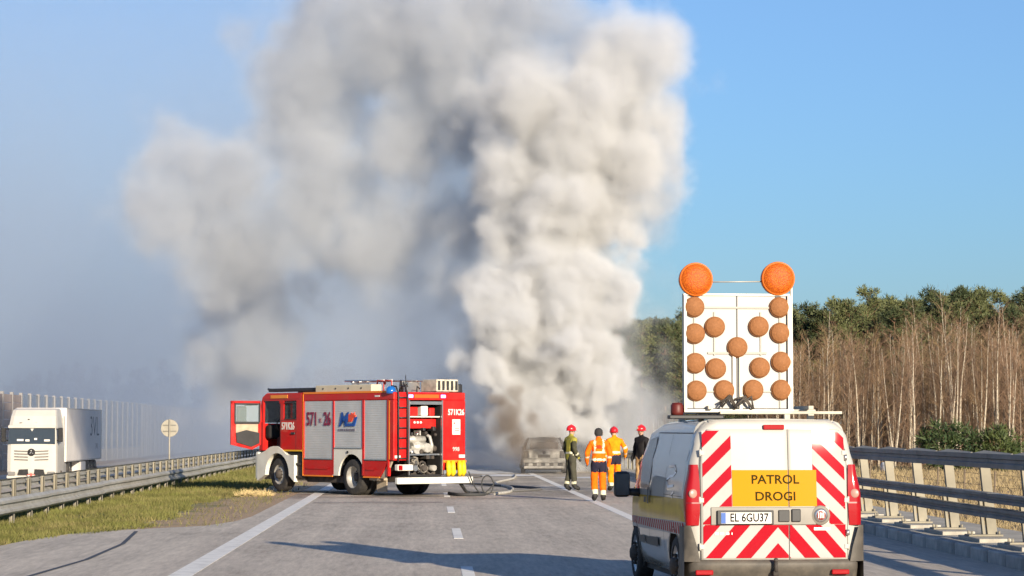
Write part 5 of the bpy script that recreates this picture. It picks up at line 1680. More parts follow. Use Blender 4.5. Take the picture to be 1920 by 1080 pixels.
    for v, nv in zip(bme.vertices, nrm):
        if v.co.z < 1.5:
            q = v.co.copy()
            k = mnoise.noise((q.x * 11, q.y * 11, q.z * 7)) * 0.016 + mnoise.noise((q.x * 25, q.y * 25, q.z * 18)) * 0.007
            v.co = q + nv * k
    root = link('person', bme)
    tag(root, label, 'person', 'people standing on the motorway')
    root.location = loc
    root.rotation_euler = (0, 0, rz)
    root.scale = (scale, scale, scale)
    hd = Vector(J['head'][:3])
    for s in (-1, 1):
        MB().lathe([(0.001, -0.011), (0.011, 0), (0.001, 0.011)], hd + Vector((s * 0.034, 0.092, -0.002)), 'y', 8).build('eye', hair_m, root)
        MB().lathe([(0.001, -0.012), (0.022, -0.006), (0.026, 0.006), (0.001, 0.012)], hd + Vector((s * 0.098, -0.005, -0.02)), 'x', 10).build('ear', skin_m, root)
    MB().box(hd.x - 0.026, hd.x + 0.026, hd.y + 0.083, hd.y + 0.095, hd.z - 0.085, hd.z - 0.074).build('mouth', mat('lip', (0.30, 0.12, 0.10), 0.6), root)
    if helmet:
        c = hd + Vector((0, -0.005, 0.035))
        g = MB()
        def dome(a, e):
            x, y = math.cos(a) * math.cos(e), math.sin(a) * math.cos(e)
            return (c.x + 0.119 * x, c.y + 0.142 * y - 0.004, c.z + 0.118 * math.sin(e))
        g.grid(dome, [2 * math.pi * i / 24 for i in range(25)], [R(-14), R(0), R(15), R(35), R(55), R(72), R(89)])
        def brim(a, k):
            w = 1 + k * (0.24 if math.sin(a) > 0 else 0.16)
            return (c.x + 0.118 * w * math.cos(a), c.y + 0.140 * w * math.sin(a), c.z - 0.028 - 0.02 * k)
        g.grid(brim, [2 * math.pi * i / 24 for i in range(25)], [0, 0.5, 1.0])
        h = g.build('helmet', helm_m, root)
        MB().prism([(-0.148, 0.0), (0.14, 0.0), (0.11, 0.08), (0.0, 0.132), (-0.11, 0.084)], 'x', -0.012, 0.012).xf(Matrix.Translation(c)).build('crest', helm_m, h)
        MB().tube([(c.x - 0.075, c.y + 0.05, c.z - 0.05), (c.x - 0.045, c.y + 0.06, c.z - 0.13), (c.x, c.y + 0.07, c.z - 0.155), (c.x + 0.045, c.y + 0.06, c.z - 0.13), (c.x + 0.075, c.y + 0.05, c.z - 0.05)], 0.008, 5).build('chin_strap', boot_m, h)
        MB().prism([(-0.03, 0), (0.03, 0), (0.025, 0.05), (-0.025, 0.05)], 'y', c.y + 0.140, c.y + 0.150).xf(Matrix.Translation((c.x, 0, c.z + 0.0))).build('badge', refl, h)
    if hair:
        c = hd + Vector((0, -0.012, 0.02))
        g = MB()
        def cap(a, e):
            return (c.x + 0.107 * math.cos(a) * math.cos(e), c.y + 0.118 * math.sin(a) * math.cos(e), c.z + 0.105 * math.sin(e) - (0.05 if math.sin(a) < 0 and e < 0 else 0))
        g.grid(cap, [2 * math.pi * i / 20 for i in range(21)], [R(-25), R(0), R(25), R(50), R(70), R(89)])
        g.build('knitted_cap', mat('cap_dark', (0.03, 0.028, 0.028), 0.9), root)
    return root

def cloth(name, c):
    return mat(name, c, 0.85, spec=0.15, var=0.22, vscale=9, bump=0.3, bscale=30)

orange_c = cloth('hivis_orange', (0.78, 0.145, 0.006))
orange_y = cloth('hivis_amber', (0.82, 0.24, 0.006))
navy = cloth('navy_cloth', (0.022, 0.020, 0.035))
LEG = ('hip', 'kn_', 'an_', 'toe')
def is_leg(b_):
    return b_[0][:3] in ('hip', 'kn_') and b_[1][:3] in ('kn_', 'an_') or b_[0] == 'pelvis' and b_[1].startswith('hip')
def hand(b_):
    return b_[0].startswith('pa_') or b_[1].startswith('pa_') or b_[0][0] in 'fgt'
def headb(b_):
    return b_[1] in ('jaw', 'head', 'crown', 'nose')

# firefighter with olive jacket, seen from behind, body turned to the right
def pick1(b_, t, p):
    if headb(b_):
        return 0
    if hand(b_) and not b_[0].startswith('wr_'):
        return 4
    if b_[1].startswith('toe') or (b_[1].startswith('an_') and t > 0.86):
        return 4
    if is_leg(b_):
        return 3 if not (b_[1].startswith('an_') and 0.62 < t < 0.78) else 5
    arm = b_[0][:3] in ('sh_', 'el_', 'wr_') or b_[1].startswith('sh_')
    if arm:
        if b_[1].startswith('wr_') and 0.55 < t < 0.75:
            return 5
        return 2 if b_[0].startswith('sh_') or b_[0].startswith('el_') else 1
    if abs(p[2] - 1.06) < 0.028 or (1.43 < p[2] < 1.47 and abs(p[0]) > 0.06):
        return 5
    return 1 if abs(p[0]) < 0.12 else 2
person((3.99, 68.8, 0.0), R(-62), 'firefighter in olive jacket, dark trousers and red helmet looking to the right',
       {'el_l': (-0.25, -0.06, 1.17), 'wr_l': (-0.20, 0.06, 0.96), 'pa_l': (-0.19, 0.09, 0.90), 'el_r': (0.26, -0.05, 1.16), 'wr_r': (0.22, 0.10, 0.97), 'pa_r': (0.21, 0.14, 0.91),
        'an_l': (-0.12, -0.08, 0.11), 'toe_l': (-0.15, 0.10, 0.045), 'an_r': (0.12, 0.04, 0.11), 'toe_r': (0.15, 0.21, 0.045)},
       [skin_m, cloth('olive_jacket', (0.30, 0.27, 0.05)), cloth('dark_olive', (0.06, 0.058, 0.035)), cloth('dark_trousers', (0.065, 0.062, 0.045)), boot_m, refl], pick1, True)

# road worker in orange with his back turned, walking
def pick2(b_, t, p):
    if headb(b_):
        return 0
    if hand(b_) and not b_[0].startswith('wr_'):
        return 0
    if b_[1].startswith('toe') or (b_[1].startswith('an_') and t > 0.9):
        return 4
    if is_leg(b_):
        if b_[1].startswith('hip') or (b_[1].startswith('kn_') and p[2] > 0.72):
            return 2
        if b_[1].startswith('an_') and (0.62 < t < 0.9):
            return 3
        return 1
    arm = b_[0][:3] in ('sh_', 'el_', 'wr_')
    if arm:
        return 3 if (b_[1].startswith('wr_') and 0.2 < t < 0.4) else 1
    if p[2] < 0.98:
        return 2
    if abs(p[2] - 1.03) < 0.026 or abs(p[2] - 1.21) < 0.026 or (p[2] > 1.21 and 0.085 < abs(p[0]) < 0.125):
        return 3
    if p[1] < -0.05 and abs(p[0]) < 0.065 and 1.30 < p[2] < 1.39:
        return 5
    return 1
person((4.08, 58.8, 0.0), R(4), 'worker in orange suit with dark cap and reflective braces walking away',
       {'el_l': (-0.29, 0.02, 1.17), 'wr_l': (-0.27, 0.16, 0.97), 'pa_l': (-0.26, 0.20, 0.92), 'el_r': (0.28, -0.05, 1.17), 'wr_r': (0.26, 0.02, 0.93), 'pa_r': (0.25, 0.05, 0.87),
        'kn_l': (-0.10, 0.10, 0.50), 'an_l': (-0.10, -0.06, 0.13), 'toe_l': (-0.11, 0.10, 0.045), 'kn_r': (0.10, 0.01, 0.50), 'an_r': (0.10, -0.10, 0.11), 'toe_r': (0.12, 0.08, 0.045)},
       [skin_m, orange_c, navy, refl, boot_m, cloth('print_red', (0.50, 0.045, 0.01))], pick2, False, hair=True, scale=0.97)

# second worker, amber jacket, red helmet
def pick3(b_, t, p):
    if headb(b_):
        return 0
    if hand(b_) and not b_[0].startswith('wr_'):
        return 0
    if b_[1].startswith('toe') or (b_[1].startswith('an_') and t > 0.9):
        return 4
    if is_leg(b_):
        if b_[1].startswith('hip') or (b_[1].startswith('kn_') and p[2] > 0.76):
            return 2
        if b_[1].startswith('an_') and (0.66 < t < 0.9):
            return 3
        return 1
    arm = b_[0][:3] in ('sh_', 'el_', 'wr_')
    if arm:
        return 3 if (b_[1].startswith('el_') and 0.75 < t < 0.95) or (b_[1].startswith('wr_') and 0.5 < t < 0.7) else 1
    if p[2] < 1.03:
        return 2
    if abs(p[2] - 1.10) < 0.028:
        return 3
    return 1
person((5.17, 68.2, 0.0), R(14), 'worker in amber jacket and orange trousers with red helmet beside the capped worker',
       {'sh_r': (0.20, 0.02, 1.42), 'el_r': (0.33, -0.02, 1.19), 'wr_r': (0.37, 0.14, 1.02), 'pa_r': (0.37, 0.18, 0.97), 'head': (0.0, 0.05, 1.68), 'crown': (0, 0.06, 1.75), 'nose': (0, 0.16, 1.65)},
       [skin_m, orange_y, navy, refl, boot_m], pick3, True, scale=0.98)

# man in black jacket and tan trousers, turned towards the others
def pick4(b_, t, p):
    if headb(b_):
        return 0
    if hand(b_) and not b_[0].startswith('wr_'):
        return 4
    if b_[1].startswith('toe') or (b_[1].startswith('an_') and t > 0.86):
        return 4
    if is_leg(b_):
        return 2 if p[1] > -0.03 else 3
    if p[2] < 0.95 and abs(p[0]) < 0.2:
        return 3
    return 1
person((5.95, 68.4, 0.0), R(128), 'man in black jacket and tan trousers with red helmet facing the two workers',
       {'el_l': (-0.27, 0.0, 1.15), 'wr_l': (-0.27, 0.10, 0.92), 'pa_l': (-0.27, 0.13, 0.86), 'el_r': (0.30, -0.04, 1.16), 'wr_r': (0.31, 0.05, 0.93), 'pa_r': (0.31, 0.08, 0.87)},
       [skin_m, cloth('black_jacket', (0.018, 0.017, 0.018)), cloth('tan_trousers', (0.42, 0.27, 0.13)), navy, boot_m], pick4, True)
# ------------------------------------------------------------------ trees
def bark_material(name, base, mark, zs=9.0, thr=0.6):
    m = bpy.data.materials.new(name)
    m.use_nodes = True
    t = m.node_tree
    b = NB(t)
    p = t.nodes['Principled BSDF']
    tc = b.n('ShaderNodeTexCoord').outputs['Object']
    nz = b.n('ShaderNodeTexNoise', {'Vector': b.v('MULTIPLY', tc, (2.0, 2.0, 1.0)), 'Scale': zs, 'Detail': 4.0}).outputs['Fac']
    b.put(p.inputs['Base Color'], b.ramp(nz, [(thr - 0.08, base), (thr + 0.06, mark)]))
    p.inputs['Roughness'].default_value = 0.85
    return m
birch_bark = bark_material('birch_bark', (0.44, 0.38, 0.29), (0.10, 0.08, 0.06))
alder_bark = bark_material('grey_bark', (0.24, 0.19, 0.14), (0.09, 0.07, 0.05))
pine_bark = bark_material('pine_bark', (0.21, 0.12, 0.07), (0.08, 0.05, 0.035))
twig_m = mat('bare_twigs', (0.205, 0.13, 0.08), 0.85, var=0.35, vscale=0.8, randtint=0.22)
twig_g = mat('bare_twigs_ochre', (0.27, 0.175, 0.09), 0.85, var=0.35, vscale=0.8, randtint=0.22)
def leaf_material(name, lo, hi):
    m = bpy.data.materials.new(name)
    m.use_nodes = True
    t = m.node_tree
    b = NB(t)
    p = t.nodes['Principled BSDF']
    tc = b.n('ShaderNodeTexCoord').outputs['Object']
    nz = b.n('ShaderNodeTexNoise', {'Vector': tc, 'Scale': 1.1, 'Detail': 4.0}).outputs['Fac']
    ri = b.n('ShaderNodeObjectInfo').outputs['Random']
    f = b.m('ADD', b.m('MULTIPLY', nz, 0.8), b.m('MULTIPLY', b.m('SUBTRACT', ri, 0.5), 0.35))
    b.put(p.inputs['Base Color'], b.ramp(f, [(0.2, lo), (0.65, hi)]))
    p.inputs['Roughness'].default_value = 0.6
    p.inputs['Specular IOR Level'].default_value = 0.3
    return m
needle_m = leaf_material('pine_needles', (0.038, 0.055, 0.024), (0.155, 0.165, 0.065))
needle_y = leaf_material('young_needles', (0.03, 0.055, 0.02), (0.12, 0.14, 0.04))

def rvec(r):
    while True:
        v = Vector((r.uniform(-1, 1), r.uniform(-1, 1), r.uniform(-1, 1)))
        if 0.05 < v.length < 1:
            return v.normalized()

def twig(mb, a, d, L, w, r):
    """thin tapering three-sided stroke"""
    s = d.orthogonal().normalized() * w
    s2 = d.cross(s).normalized() * w
    m = a + d * L * 0.55 + rvec(r) * L * 0.06
    e = m + (d + rvec(r) * 0.25).normalized() * L * 0.45
    mb.add([a - s, a + s, a + s2, m - s * 0.6, m + s * 0.6, m + s2 * 0.6, e], [(0, 1, 4, 3), (1, 2, 5, 4), (2, 0, 3, 5), (3, 4, 6), (4, 5, 6), (5, 3, 6)])
    return m, e

def birch_meshes(seed, H, forks=1, bark=birch_bark, tw=twig_m, dens=1.0):
    r = random.Random(seed)
    tr, cr = MB(), MB()
    for f in range(forks):
        pts, rad = [], []
        p = Vector((0, 0, -0.2))
        d = Vector((r.uniform(-0.06, 0.06) + (f - (forks - 1) / 2) * 0.16, r.uniform(-0.06, 0.06), 1)).normalized()
        n = 12
        h = H * (1 - 0.08 * f)
        for i in range(n + 1):
            pts.append(p.copy())
            rad.append(max(0.012, (0.115 if forks == 1 else 0.09) * (H / 10) * (1 - i / n) ** 1.1))
            d = (d + Vector((r.uniform(-0.05, 0.05), r.uniform(-0.05, 0.05), 0.12))).normalized()
            p = p + d * (h / n)
        tr.tube(pts, rad, 6)
        nb_ = int(30 * dens)
        for k in range(nb_):
            t = 0.22 + 0.76 * (k + r.random()) / nb_
            i = min(n - 1, int(t * n))
            a = pts[i].lerp(pts[i + 1], t * n - i)
            ang = r.uniform(0, 2 * math.pi)
            up = r.uniform(0.7, 1.7)
            bd = Vector((math.cos(ang), math.sin(ang), up)).normalized()
            L = (0.55 + 1.5 * (1 - t) * r.uniform(0.6, 1.1) + 0.3) * (0.6 if t < 0.35 else 1.0)
            m, e = twig(cr, a, bd, L, 0.014, r)
            for j in range(int(9 * dens)):
                q = a.lerp(m, r.uniform(0.3, 1)) if r.random() < 0.5 else m.lerp(e, r.random())
                dd = (bd * 0.9 + rvec(r) * 0.8 + Vector((0, 0, 0.35))).normalized()
                m2, e2 = twig(cr, q, dd, r.uniform(0.35, 0.8), 0.0055, r)
                if r.random() < 0.6:
                    twig(cr, m2, (dd + rvec(r) * 0.7).normalized(), r.uniform(0.2, 0.5), 0.004, r)
    return tr.mesh('trunk', bark), cr.mesh('crown', tw)

def needle_clump(mb, c, R0, n, r, flat=0.7):
    for _ in range(n):
        o = rvec(r)
        o.z *= flat
        p = c + o * R0 * (r.random() ** 0.5)
        d = (o + Vector((0, 0, 0.45)) + rvec(r) * 0.5).normalized()
        s = d.cross(rvec(r)).normalized()
        L, w = r.uniform(0.16, 0.34), r.uniform(0.022, 0.045)
        mb.add([p - s * w, p + s * w, p + d * L + s * w * 0.4, p + d * L - s * w * 0.4], [(0, 1, 2, 3)])

def pine_meshes(seed, H, low, spread):
    r = random.Random(seed)
    tr, cr = MB(), MB()
    pts, rad = [], []
    p = Vector((0, 0, -0.2))
    n = 10
    for i in range(n + 1):
        pts.append(p.copy())
        rad.append(max(0.025, 0.15 * (H / 14) * (1 - i / n) ** 0.7))
        p = p + Vector((r.uniform(-0.10, 0.10), r.uniform(-0.10, 0.10), H / n))
    tr.tube(pts, rad, 6)
    nw = int(17 * (1 - low) / 0.55)
    for k in range(nw):
        t = low + (0.99 - low) * (k + r.uniform(0.1, 0.9)) / nw
        i = min(n - 1, int(t * n))
        a = pts[i].lerp(pts[i + 1], t * n - i)
        u = (t - low) / (1 - low)
        wide = spread * (0.55 + 0.9 * u) * (1 - u) ** 0.55 + 0.25
        for j in range(r.randint(3, 5)):
            ang = r.uniform(0, 2 * math.pi)
            bd = Vector((math.cos(ang), math.sin(ang), r.uniform(-0.05, 0.55) + 0.5 * u)).normalized()
            L = wide * r.uniform(0.65, 1.2)
            e = a + bd * L
            tr.tube([a, a + bd * L * 0.6 + Vector((0, 0, -0.05)), e], [0.03, 0.02, 0.01], 3, cap=False)
            for c_ in range(r.randint(2, 3)):
                q = a.lerp(e, r.uniform(0.45, 1.05)) + rvec(r) * 0.18
                needle_clump(cr, q, r.uniform(0.32, 0.55) * (1.1 - 0.4 * u), 26, r)
    needle_clump(cr, pts[-1], 0.3, 24, r, 1.3)
    return tr.mesh('trunk', pine_bark), cr.mesh('crown', needle_m)

def tree_proto(name, meshes, label, cat, group):
    root = empty(name)
    tag(root, label, cat, group)
    for mm in meshes:
        link(mm.name.split('.')[0], mm, root)
    return root

def zone(x, y):
    a = x / y
    if a < 0.112:
        return 'beside the smoke column'
    if a < 0.160:
        return 'beyond the arrow board'
    if a < 0.198:
        return 'between van and conifer bushes'
    if a < 0.236:
        return 'right behind the conifer bushes'
    return 'past the conifer bushes'

def scatter(protos, places, zoned=None):
    used = set()
    kids = [list(p.children) for p in protos]
    for (x, y, z, sc, k) in places:
        pr = protos[k]
        o = pr if k not in used else copy_tree(pr, kids[k])
        used.add(k)
        o.location = (x, y, z)
        s = sc * rnd.uniform(0.94, 1.06)
        o.scale = (s, s, sc)
        o.rotation_euler = (0, 0, rnd.uniform(0, 6.28))
        if zoned:
            w, rows = zoned
            row = 'front row' if y < rows[0] else ('middle rows' if y < rows[1] else 'back row')
            o['label'] = '%s in the %s of %s %s' % (w[k], row, 'birches' if rows[0] < 170 else 'pines', zone(x, y))
            o['group'] = o['label']
    for k, pr in enumerate(protos):
        if k not in used:
            for c in list(pr.children):
                bpy.data.objects.remove(c)
            bpy.data.objects.remove(pr)

birches = [tree_proto('birch_tree', birch_meshes(11, 9.4), 'slender bare birch with one straight pale trunk at the forest edge', 'tree', 'single stemmed birches at the forest edge'),
           tree_proto('birch_tree', birch_meshes(12, 10.2, dens=0.8), 'tall bare birch with sparse twigs and pale trunk at the forest edge', 'tree', 'tall sparse birches at the forest edge'),
           tree_proto('birch_tree', birch_meshes(13, 9.0, 2), 'bare birch with two forked pale stems at the forest edge', 'tree', 'forked birches at the forest edge'),
           tree_proto('birch_tree', birch_meshes(14, 8.2, dens=1.2, tw=twig_g), 'short bare birch with dense ochre twigs at the forest edge', 'tree', 'short ochre birches at the forest edge'),
           tree_proto('alder_tree', birch_meshes(15, 8.0, 2, alder_bark, dens=1.25), 'bare dark stemmed tree with reddish twigs among the birches', 'tree', 'dark bare trees among the birches'),
           tree_proto('alder_tree', birch_meshes(16, 7.0, 3, alder_bark, twig_m, 1.1), 'low bushy bare tree with three dark stems among the birches', 'tree', 'bushy bare trees among the birches')]
places = []
for row, (y0, n) in enumerate(((150, 40), (157, 48), (164, 48), (171, 46))):
    xa, xb = 14.5 + 0.09 * (y0 - 150) + 6.0, 0.262 * y0 + 2.5
    for i in range(n):
        x = xa + (xb - xa) * (i + rnd.random()) / n
        k = rnd.choices(range(6), (5, 5, 3, 3, 3, 3))[0]
        lim = 1.0 if x > 0.20 * y0 else 0.80 + 0.2 * rnd.random()
        places.append((x, y0 + rnd.uniform(-3, 3), -0.72, lim * rnd.uniform(0.86, 1.14), k))
scatter(birches, places, (['straight slender bare birch', 'tall sparse bare birch', 'forked bare birch', 'short ochre birch', 'dark two stemmed tree', 'bushy dark tree'], (153.6, 167.5)))

pines = [tree_proto('pine_tree', pine_meshes(21, 14.0, 0.36, 2.1), 'tall green pine with rounded crown standing behind the birches', 'tree', 'round crowned pines behind the birches'),
         tree_proto('pine_tree', pine_meshes(22, 14.6, 0.40, 1.9), 'tall pine with narrow pointed crown standing behind the birches', 'tree', 'narrow pines behind the birches'),
         tree_proto('pine_tree', pine_meshes(23, 13.6, 0.30, 2.3), 'broad dark pine with deep crown standing behind the birches', 'tree', 'broad pines behind the birches')]
places = []
for row, (y0, n) in enumerate(((182, 34), (189, 36), (196, 36), (203, 36), (210, 36))):
    xa, xb = 0.077 * y0, 0.268 * y0
    for i in range(n):
        x = xa + (xb - xa) * (i + rnd.random()) / n
        hgt = 0.755 + 0.165 * (x - xa) / (xb - xa)
        places.append((x, y0 + rnd.uniform(-3, 3), -0.72, hgt * rnd.uniform(0.92, 1.09), rnd.randrange(3)))
# pines in front where no birches grow, next to the smoke
for i in range(16):
    y = rnd.uniform(160, 178)
    places.append((y * rnd.uniform(0.080, 0.125), y, -0.72, rnd.uniform(0.55, 0.70), rnd.randrange(3)))
scatter(pines, places, (['round crowned pine', 'narrow pointed pine', 'broad deep crowned pine'], (185.5, 206.5)))

# far wood beyond the noise barrier: reads as one hazy mass
r = random.Random(31)
fw = MB()
for i in range(90):
    x, y, h = -86 + 1.0 * i + r.uniform(-0.8, 0.8), r.uniform(385, 430), r.uniform(9.5, 13.5)
    fw.tube([(x, y, -1.3), (x + r.uniform(-0.3, 0.3), y, h - 1.0)], [0.16, 0.04], 4, mi=0, cap=False)
    for k in range(46):
        t = r.random() ** 0.8
        w = 2.1 * (1 - t) ** 0.6 + 0.2
        a = r.uniform(0, 6.28)
        c = Vector((x + math.cos(a) * w * r.random() ** 0.5, y + math.sin(a) * w * r.random() ** 0.5, -1.0 + h * (0.28 + 0.72 * t)))
        for q in range(7):
            o = rvec(r)
            d = rvec(r)
            s_ = d.cross(o).normalized()
            p = c + o * 0.5
            fw.add([p - s_ * 0.16, p + s_ * 0.16, p + d * 0.5], [(0, 1, 2)], 1)
tag(fw.build('far_wood', [pine_bark, needle_m]), 'hazy pine wood beyond the noise barrier', 'wood', kind='stuff')

# undergrowth: brush too tangled to count
r = random.Random(5)
ug = MB()
for i in range(3600):
    y = r.uniform(147, 182)
    x = r.uniform(0.085, 0.275) * y
    a = Vector((x, y, -0.8))
    d = (Vector((0, 0, 1)) + rvec(r) * 0.28).normalized()
    h = r.uniform(1.2, 4.6) if y > 152 else r.uniform(0.5, 2.2)
    m, e = twig(ug, a, d, h, r.uniform(0.008, 0.02), r)
    for j in range(2):
        twig(ug, a.lerp(m, r.uniform(0.4, 1)), (d + rvec(r) * 0.6).normalized(), h * 0.35, 0.007, r)
tag(ug.build('undergrowth', twig_m), 'tangled brown brushwood between the forest trunks', 'brushwood', kind='stuff')
ugd = MB()
for i in range(2600):
    y = r.uniform(174, 184)
    x = r.uniform(0.098, 0.272) * y
    needle_clump(ugd, Vector((x, y, r.uniform(-0.6, 3.4))), 0.5, 6, r)
tag(ugd.build('young_spruce_thicket', needle_m), 'dark thicket of young conifers deep in the forest', 'thicket', kind='stuff')

def bush(seed, W_, H_):
    r = random.Random(seed)
    st, fo = MB(), MB()
    for i in range(7):
        ang = r.uniform(0, 6.28)
        st.tube([(0, 0, -0.1), (math.cos(ang) * W_ * 0.2, math.sin(ang) * W_ * 0.2, H_ * 0.4), (math.cos(ang) * W_ * 0.42, math.sin(ang) * W_ * 0.42, H_ * 0.75)], [0.04, 0.03, 0.01], 4)
    for i in range(170):
        o = rvec(r)
        c = Vector((o.x * W_ * 0.5, o.y * W_ * 0.5, H_ * 0.5 + o.z * H_ * 0.46)) * r.uniform(0.75, 1.05)
        c.z = max(0.15, c.z + 0.12 * mnoise.noise(c * 1.5))
        needle_clump(fo, c, 0.3, 22, r, 0.9)
    return st.mesh('stem', pine_bark), fo.mesh('foliage', needle_y)
for (x, y, w, h, lb, sd) in ((29.3, 138, 3.2, 2.9, 'wide green conifer bush in front of the birches', 41), (32.0, 137.2, 2.4, 2.5, 'smaller rounded conifer bush beside the wide one', 42), (35.2, 139, 1.8, 1.7, 'low conifer bush standing alone at the field edge', 43)):
    b_ = empty('conifer_bush', (x, y, -0.72))
    tag(b_, lb, 'bush')
    for mm in bush(sd, w, h):
        link(mm.name.split('.')[0], mm, b_)

# ------------------------------------------------------------------ grass
def blades(name, n, area, hmin, hmax, m, seed, zfun, keep=None, lean=0.5, wid=0.008, label='', cat='grass'):
    rg = np.random.default_rng(seed)
    x = rg.uniform(area[0], area[1], n)
    y = rg.uniform(area[2], area[3], n)
    if keep is not None:
        kk = np.array([keep(a, c) for a, c in zip(x, y)])
        x, y = x[kk], y[kk]
        n = len(x)
    z = np.array([zfun(a, c) for a, c in zip(x, y)]) - 0.005
    h = rg.uniform(hmin, hmax, n)
    ang = rg.uniform(0, 2 * np.pi, n)
    lx, ly = rg.normal(0, lean, n) * h, rg.normal(0, lean, n) * h
    w = wid * rg.uniform(0.6, 1.5, n)
    v = np.zeros((n, 3, 3))
    v[:, 0] = np.stack([x - np.cos(ang) * w, y - np.sin(ang) * w, z], 1)
    v[:, 1] = np.stack([x + np.cos(ang) * w, y + np.sin(ang) * w, z], 1)
    v[:, 2] = np.stack([x + lx, y + ly, z + h], 1)
    me = bpy.data.meshes.new(name)
    me.vertices.add(3 * n)
    me.vertices.foreach_set('co', v.reshape(-1))
    me.loops.add(3 * n)
    me.loops.foreach_set('vertex_index', np.arange(3 * n, dtype=np.int32))
    me.polygons.add(n)
    me.polygons.foreach_set('loop_start', np.arange(0, 3 * n, 3, dtype=np.int32))
    me.update()
    me.validate()
    me.materials.append(m)
    o = link(name, me)
    tag(o, label, cat, kind='stuff')
    return o
grass_m = mat('grass', (0.125, 0.128, 0.035), 0.85, var=0.55, vscale=0.7, spec=0.2, dirt=(0.30, 0.23, 0.11), dscale=1.0, damt=0.9)
dry_m = mat('dry_grass', (0.29, 0.225, 0.125), 0.85, var=0.35, vscale=1.5, spec=0.2)
def on_verge(x, y):
    if y < 44 and x > -6.35 + max(0, (y - 38)) * 0.25:
        return False
    t = -5.3 + 1.6 * mnoise.noise((x * 0.4, y * 0.22, 2)) + (0.9 if y > 70 else 0)
    if x > t:
        return rnd.random() < 0.05
    return x < -3.75
blades('verge_grass', 90000, (-9.8, -3.7, 30, 70), 0.05, 0.14, grass_m, 3, verge_h, on_verge, label='short green grass on the median verge')
blades('far_verge_grass', 50000, (-9.8, -3.7, 70, 135), 0.06, 0.16, grass_m, 4, verge_h, on_verge, wid=0.014, label='short green grass farther along the median')
blades('field_grass', 60000, (12, 36, 42, 150), 0.08, 0.35, dry_m, 5, lambda x, y: terr(x, y)[2], None, wid=0.02, label='dry yellow grass in the field beyond the barrier')
blades('ditch_grass', 26000, (9.35, 14, 30, 62), 0.06, 0.22, dry_m, 6, lambda x, y: terr(x, y)[2], None, wid=0.012, label='dry grass on the slope below the bridge barrier')
rs = random.Random(8)
straw = MB()
for i in range(900):
    a = rs.uniform(0, 6.28)
    q = Vector((-4.55 + math.cos(a) * 0.36 * rs.random() ** 0.5 * 1.4, 64.6 + math.sin(a) * 0.6 * rs.random() ** 0.5, 0))
    q.z = -0.02 + 0.11 * rs.random() * max(0.15, 1 - ((q.x + 4.55) / 0.5) ** 2)
    twig(straw, q, (rvec(rs) + Vector((0, 0, 0.1))).normalized(), rs.uniform(0.08, 0.2), 0.006, rs)
tag(straw.build('straw_heap', mat('straw', (0.55, 0.42, 0.20), 0.85, var=0.3)), 'small heap of yellow straw below the front wheel of the fire engine', 'straw', kind='stuff')

# field things: wrapped bales and fence stakes
wrap = mat('white_wrap', (0.66, 0.65, 0.63), 0.45, var=0.06, vscale=2, bump=0.15, bscale=12)
for (x, y, rr, lb) in ((25.5, 136, 0.30, 'small white wrapped bale lying in the dry field'), (30.6, 140, 0.42, 'larger white wrapped bale lying in the dry field')):
    b_ = MB()
    b_.lathe([(0.001, -rr), (rr * 0.8, -rr), (rr * 0.97, -rr * 0.85), (rr, -rr * 0.4), (rr * 1.01, 0), (rr, rr * 0.4), (rr * 0.97, rr * 0.85), (rr * 0.8, rr), (0.001, rr)], (0, 0, rr * 0.96), 'x', 20)
    o = b_.build('wrapped_bale', wrap)
    o.location = (x, y, terr(x, y)[2])
    o.rotation_euler = (0, 0, 0.4)
    tag(o, lb, 'bale')
stake_m = mat('stake_wood', (0.16, 0.12, 0.08), 0.9)
fe = empty('wire_fence', (17.0, 0, -0.72))
tag(fe, 'thin wire fence on dark stakes across the field', 'fence')
stk = MB().cyl((0, 0, -0.2), (0, 0, 1.15), 0.035, 0.03, 6).mesh('stake', stake_m)
for i in range(16):
    o = link('stake', stk, fe)
    o.location = (0.05 * i, 52 + 4.5 * i, 0)
    o.rotation_euler = (rnd.uniform(-0.06, 0.06), rnd.uniform(-0.06, 0.06), 0)
for z in (0.35, 0.7, 1.05):
    MB().tube([(0.05 * i, 52 + 4.5 * i, z) for i in range(16)], 0.006, 3).build('wire', stake_m, fe)
# ------------------------------------------------------------------ smoke
# puffs: (x, y, z, radius) in metres
def smoke_material(name, color, absorb, g, dens=1.0):
    m = bpy.data.materials.new(name)
    m.use_nodes = True
    t = m.node_tree
    t.nodes.clear()
    b = NB(t)
    pv = b.n('ShaderNodeVolumePrincipled', {'Color': (*color, 1), 'Absorption Color': (*absorb, 1), 'Density': dens, 'Anisotropy': g})
    out = b.n('ShaderNodeOutputMaterial')
    t.links.new(pv.outputs[0], out.inputs['Volume'])
    return m

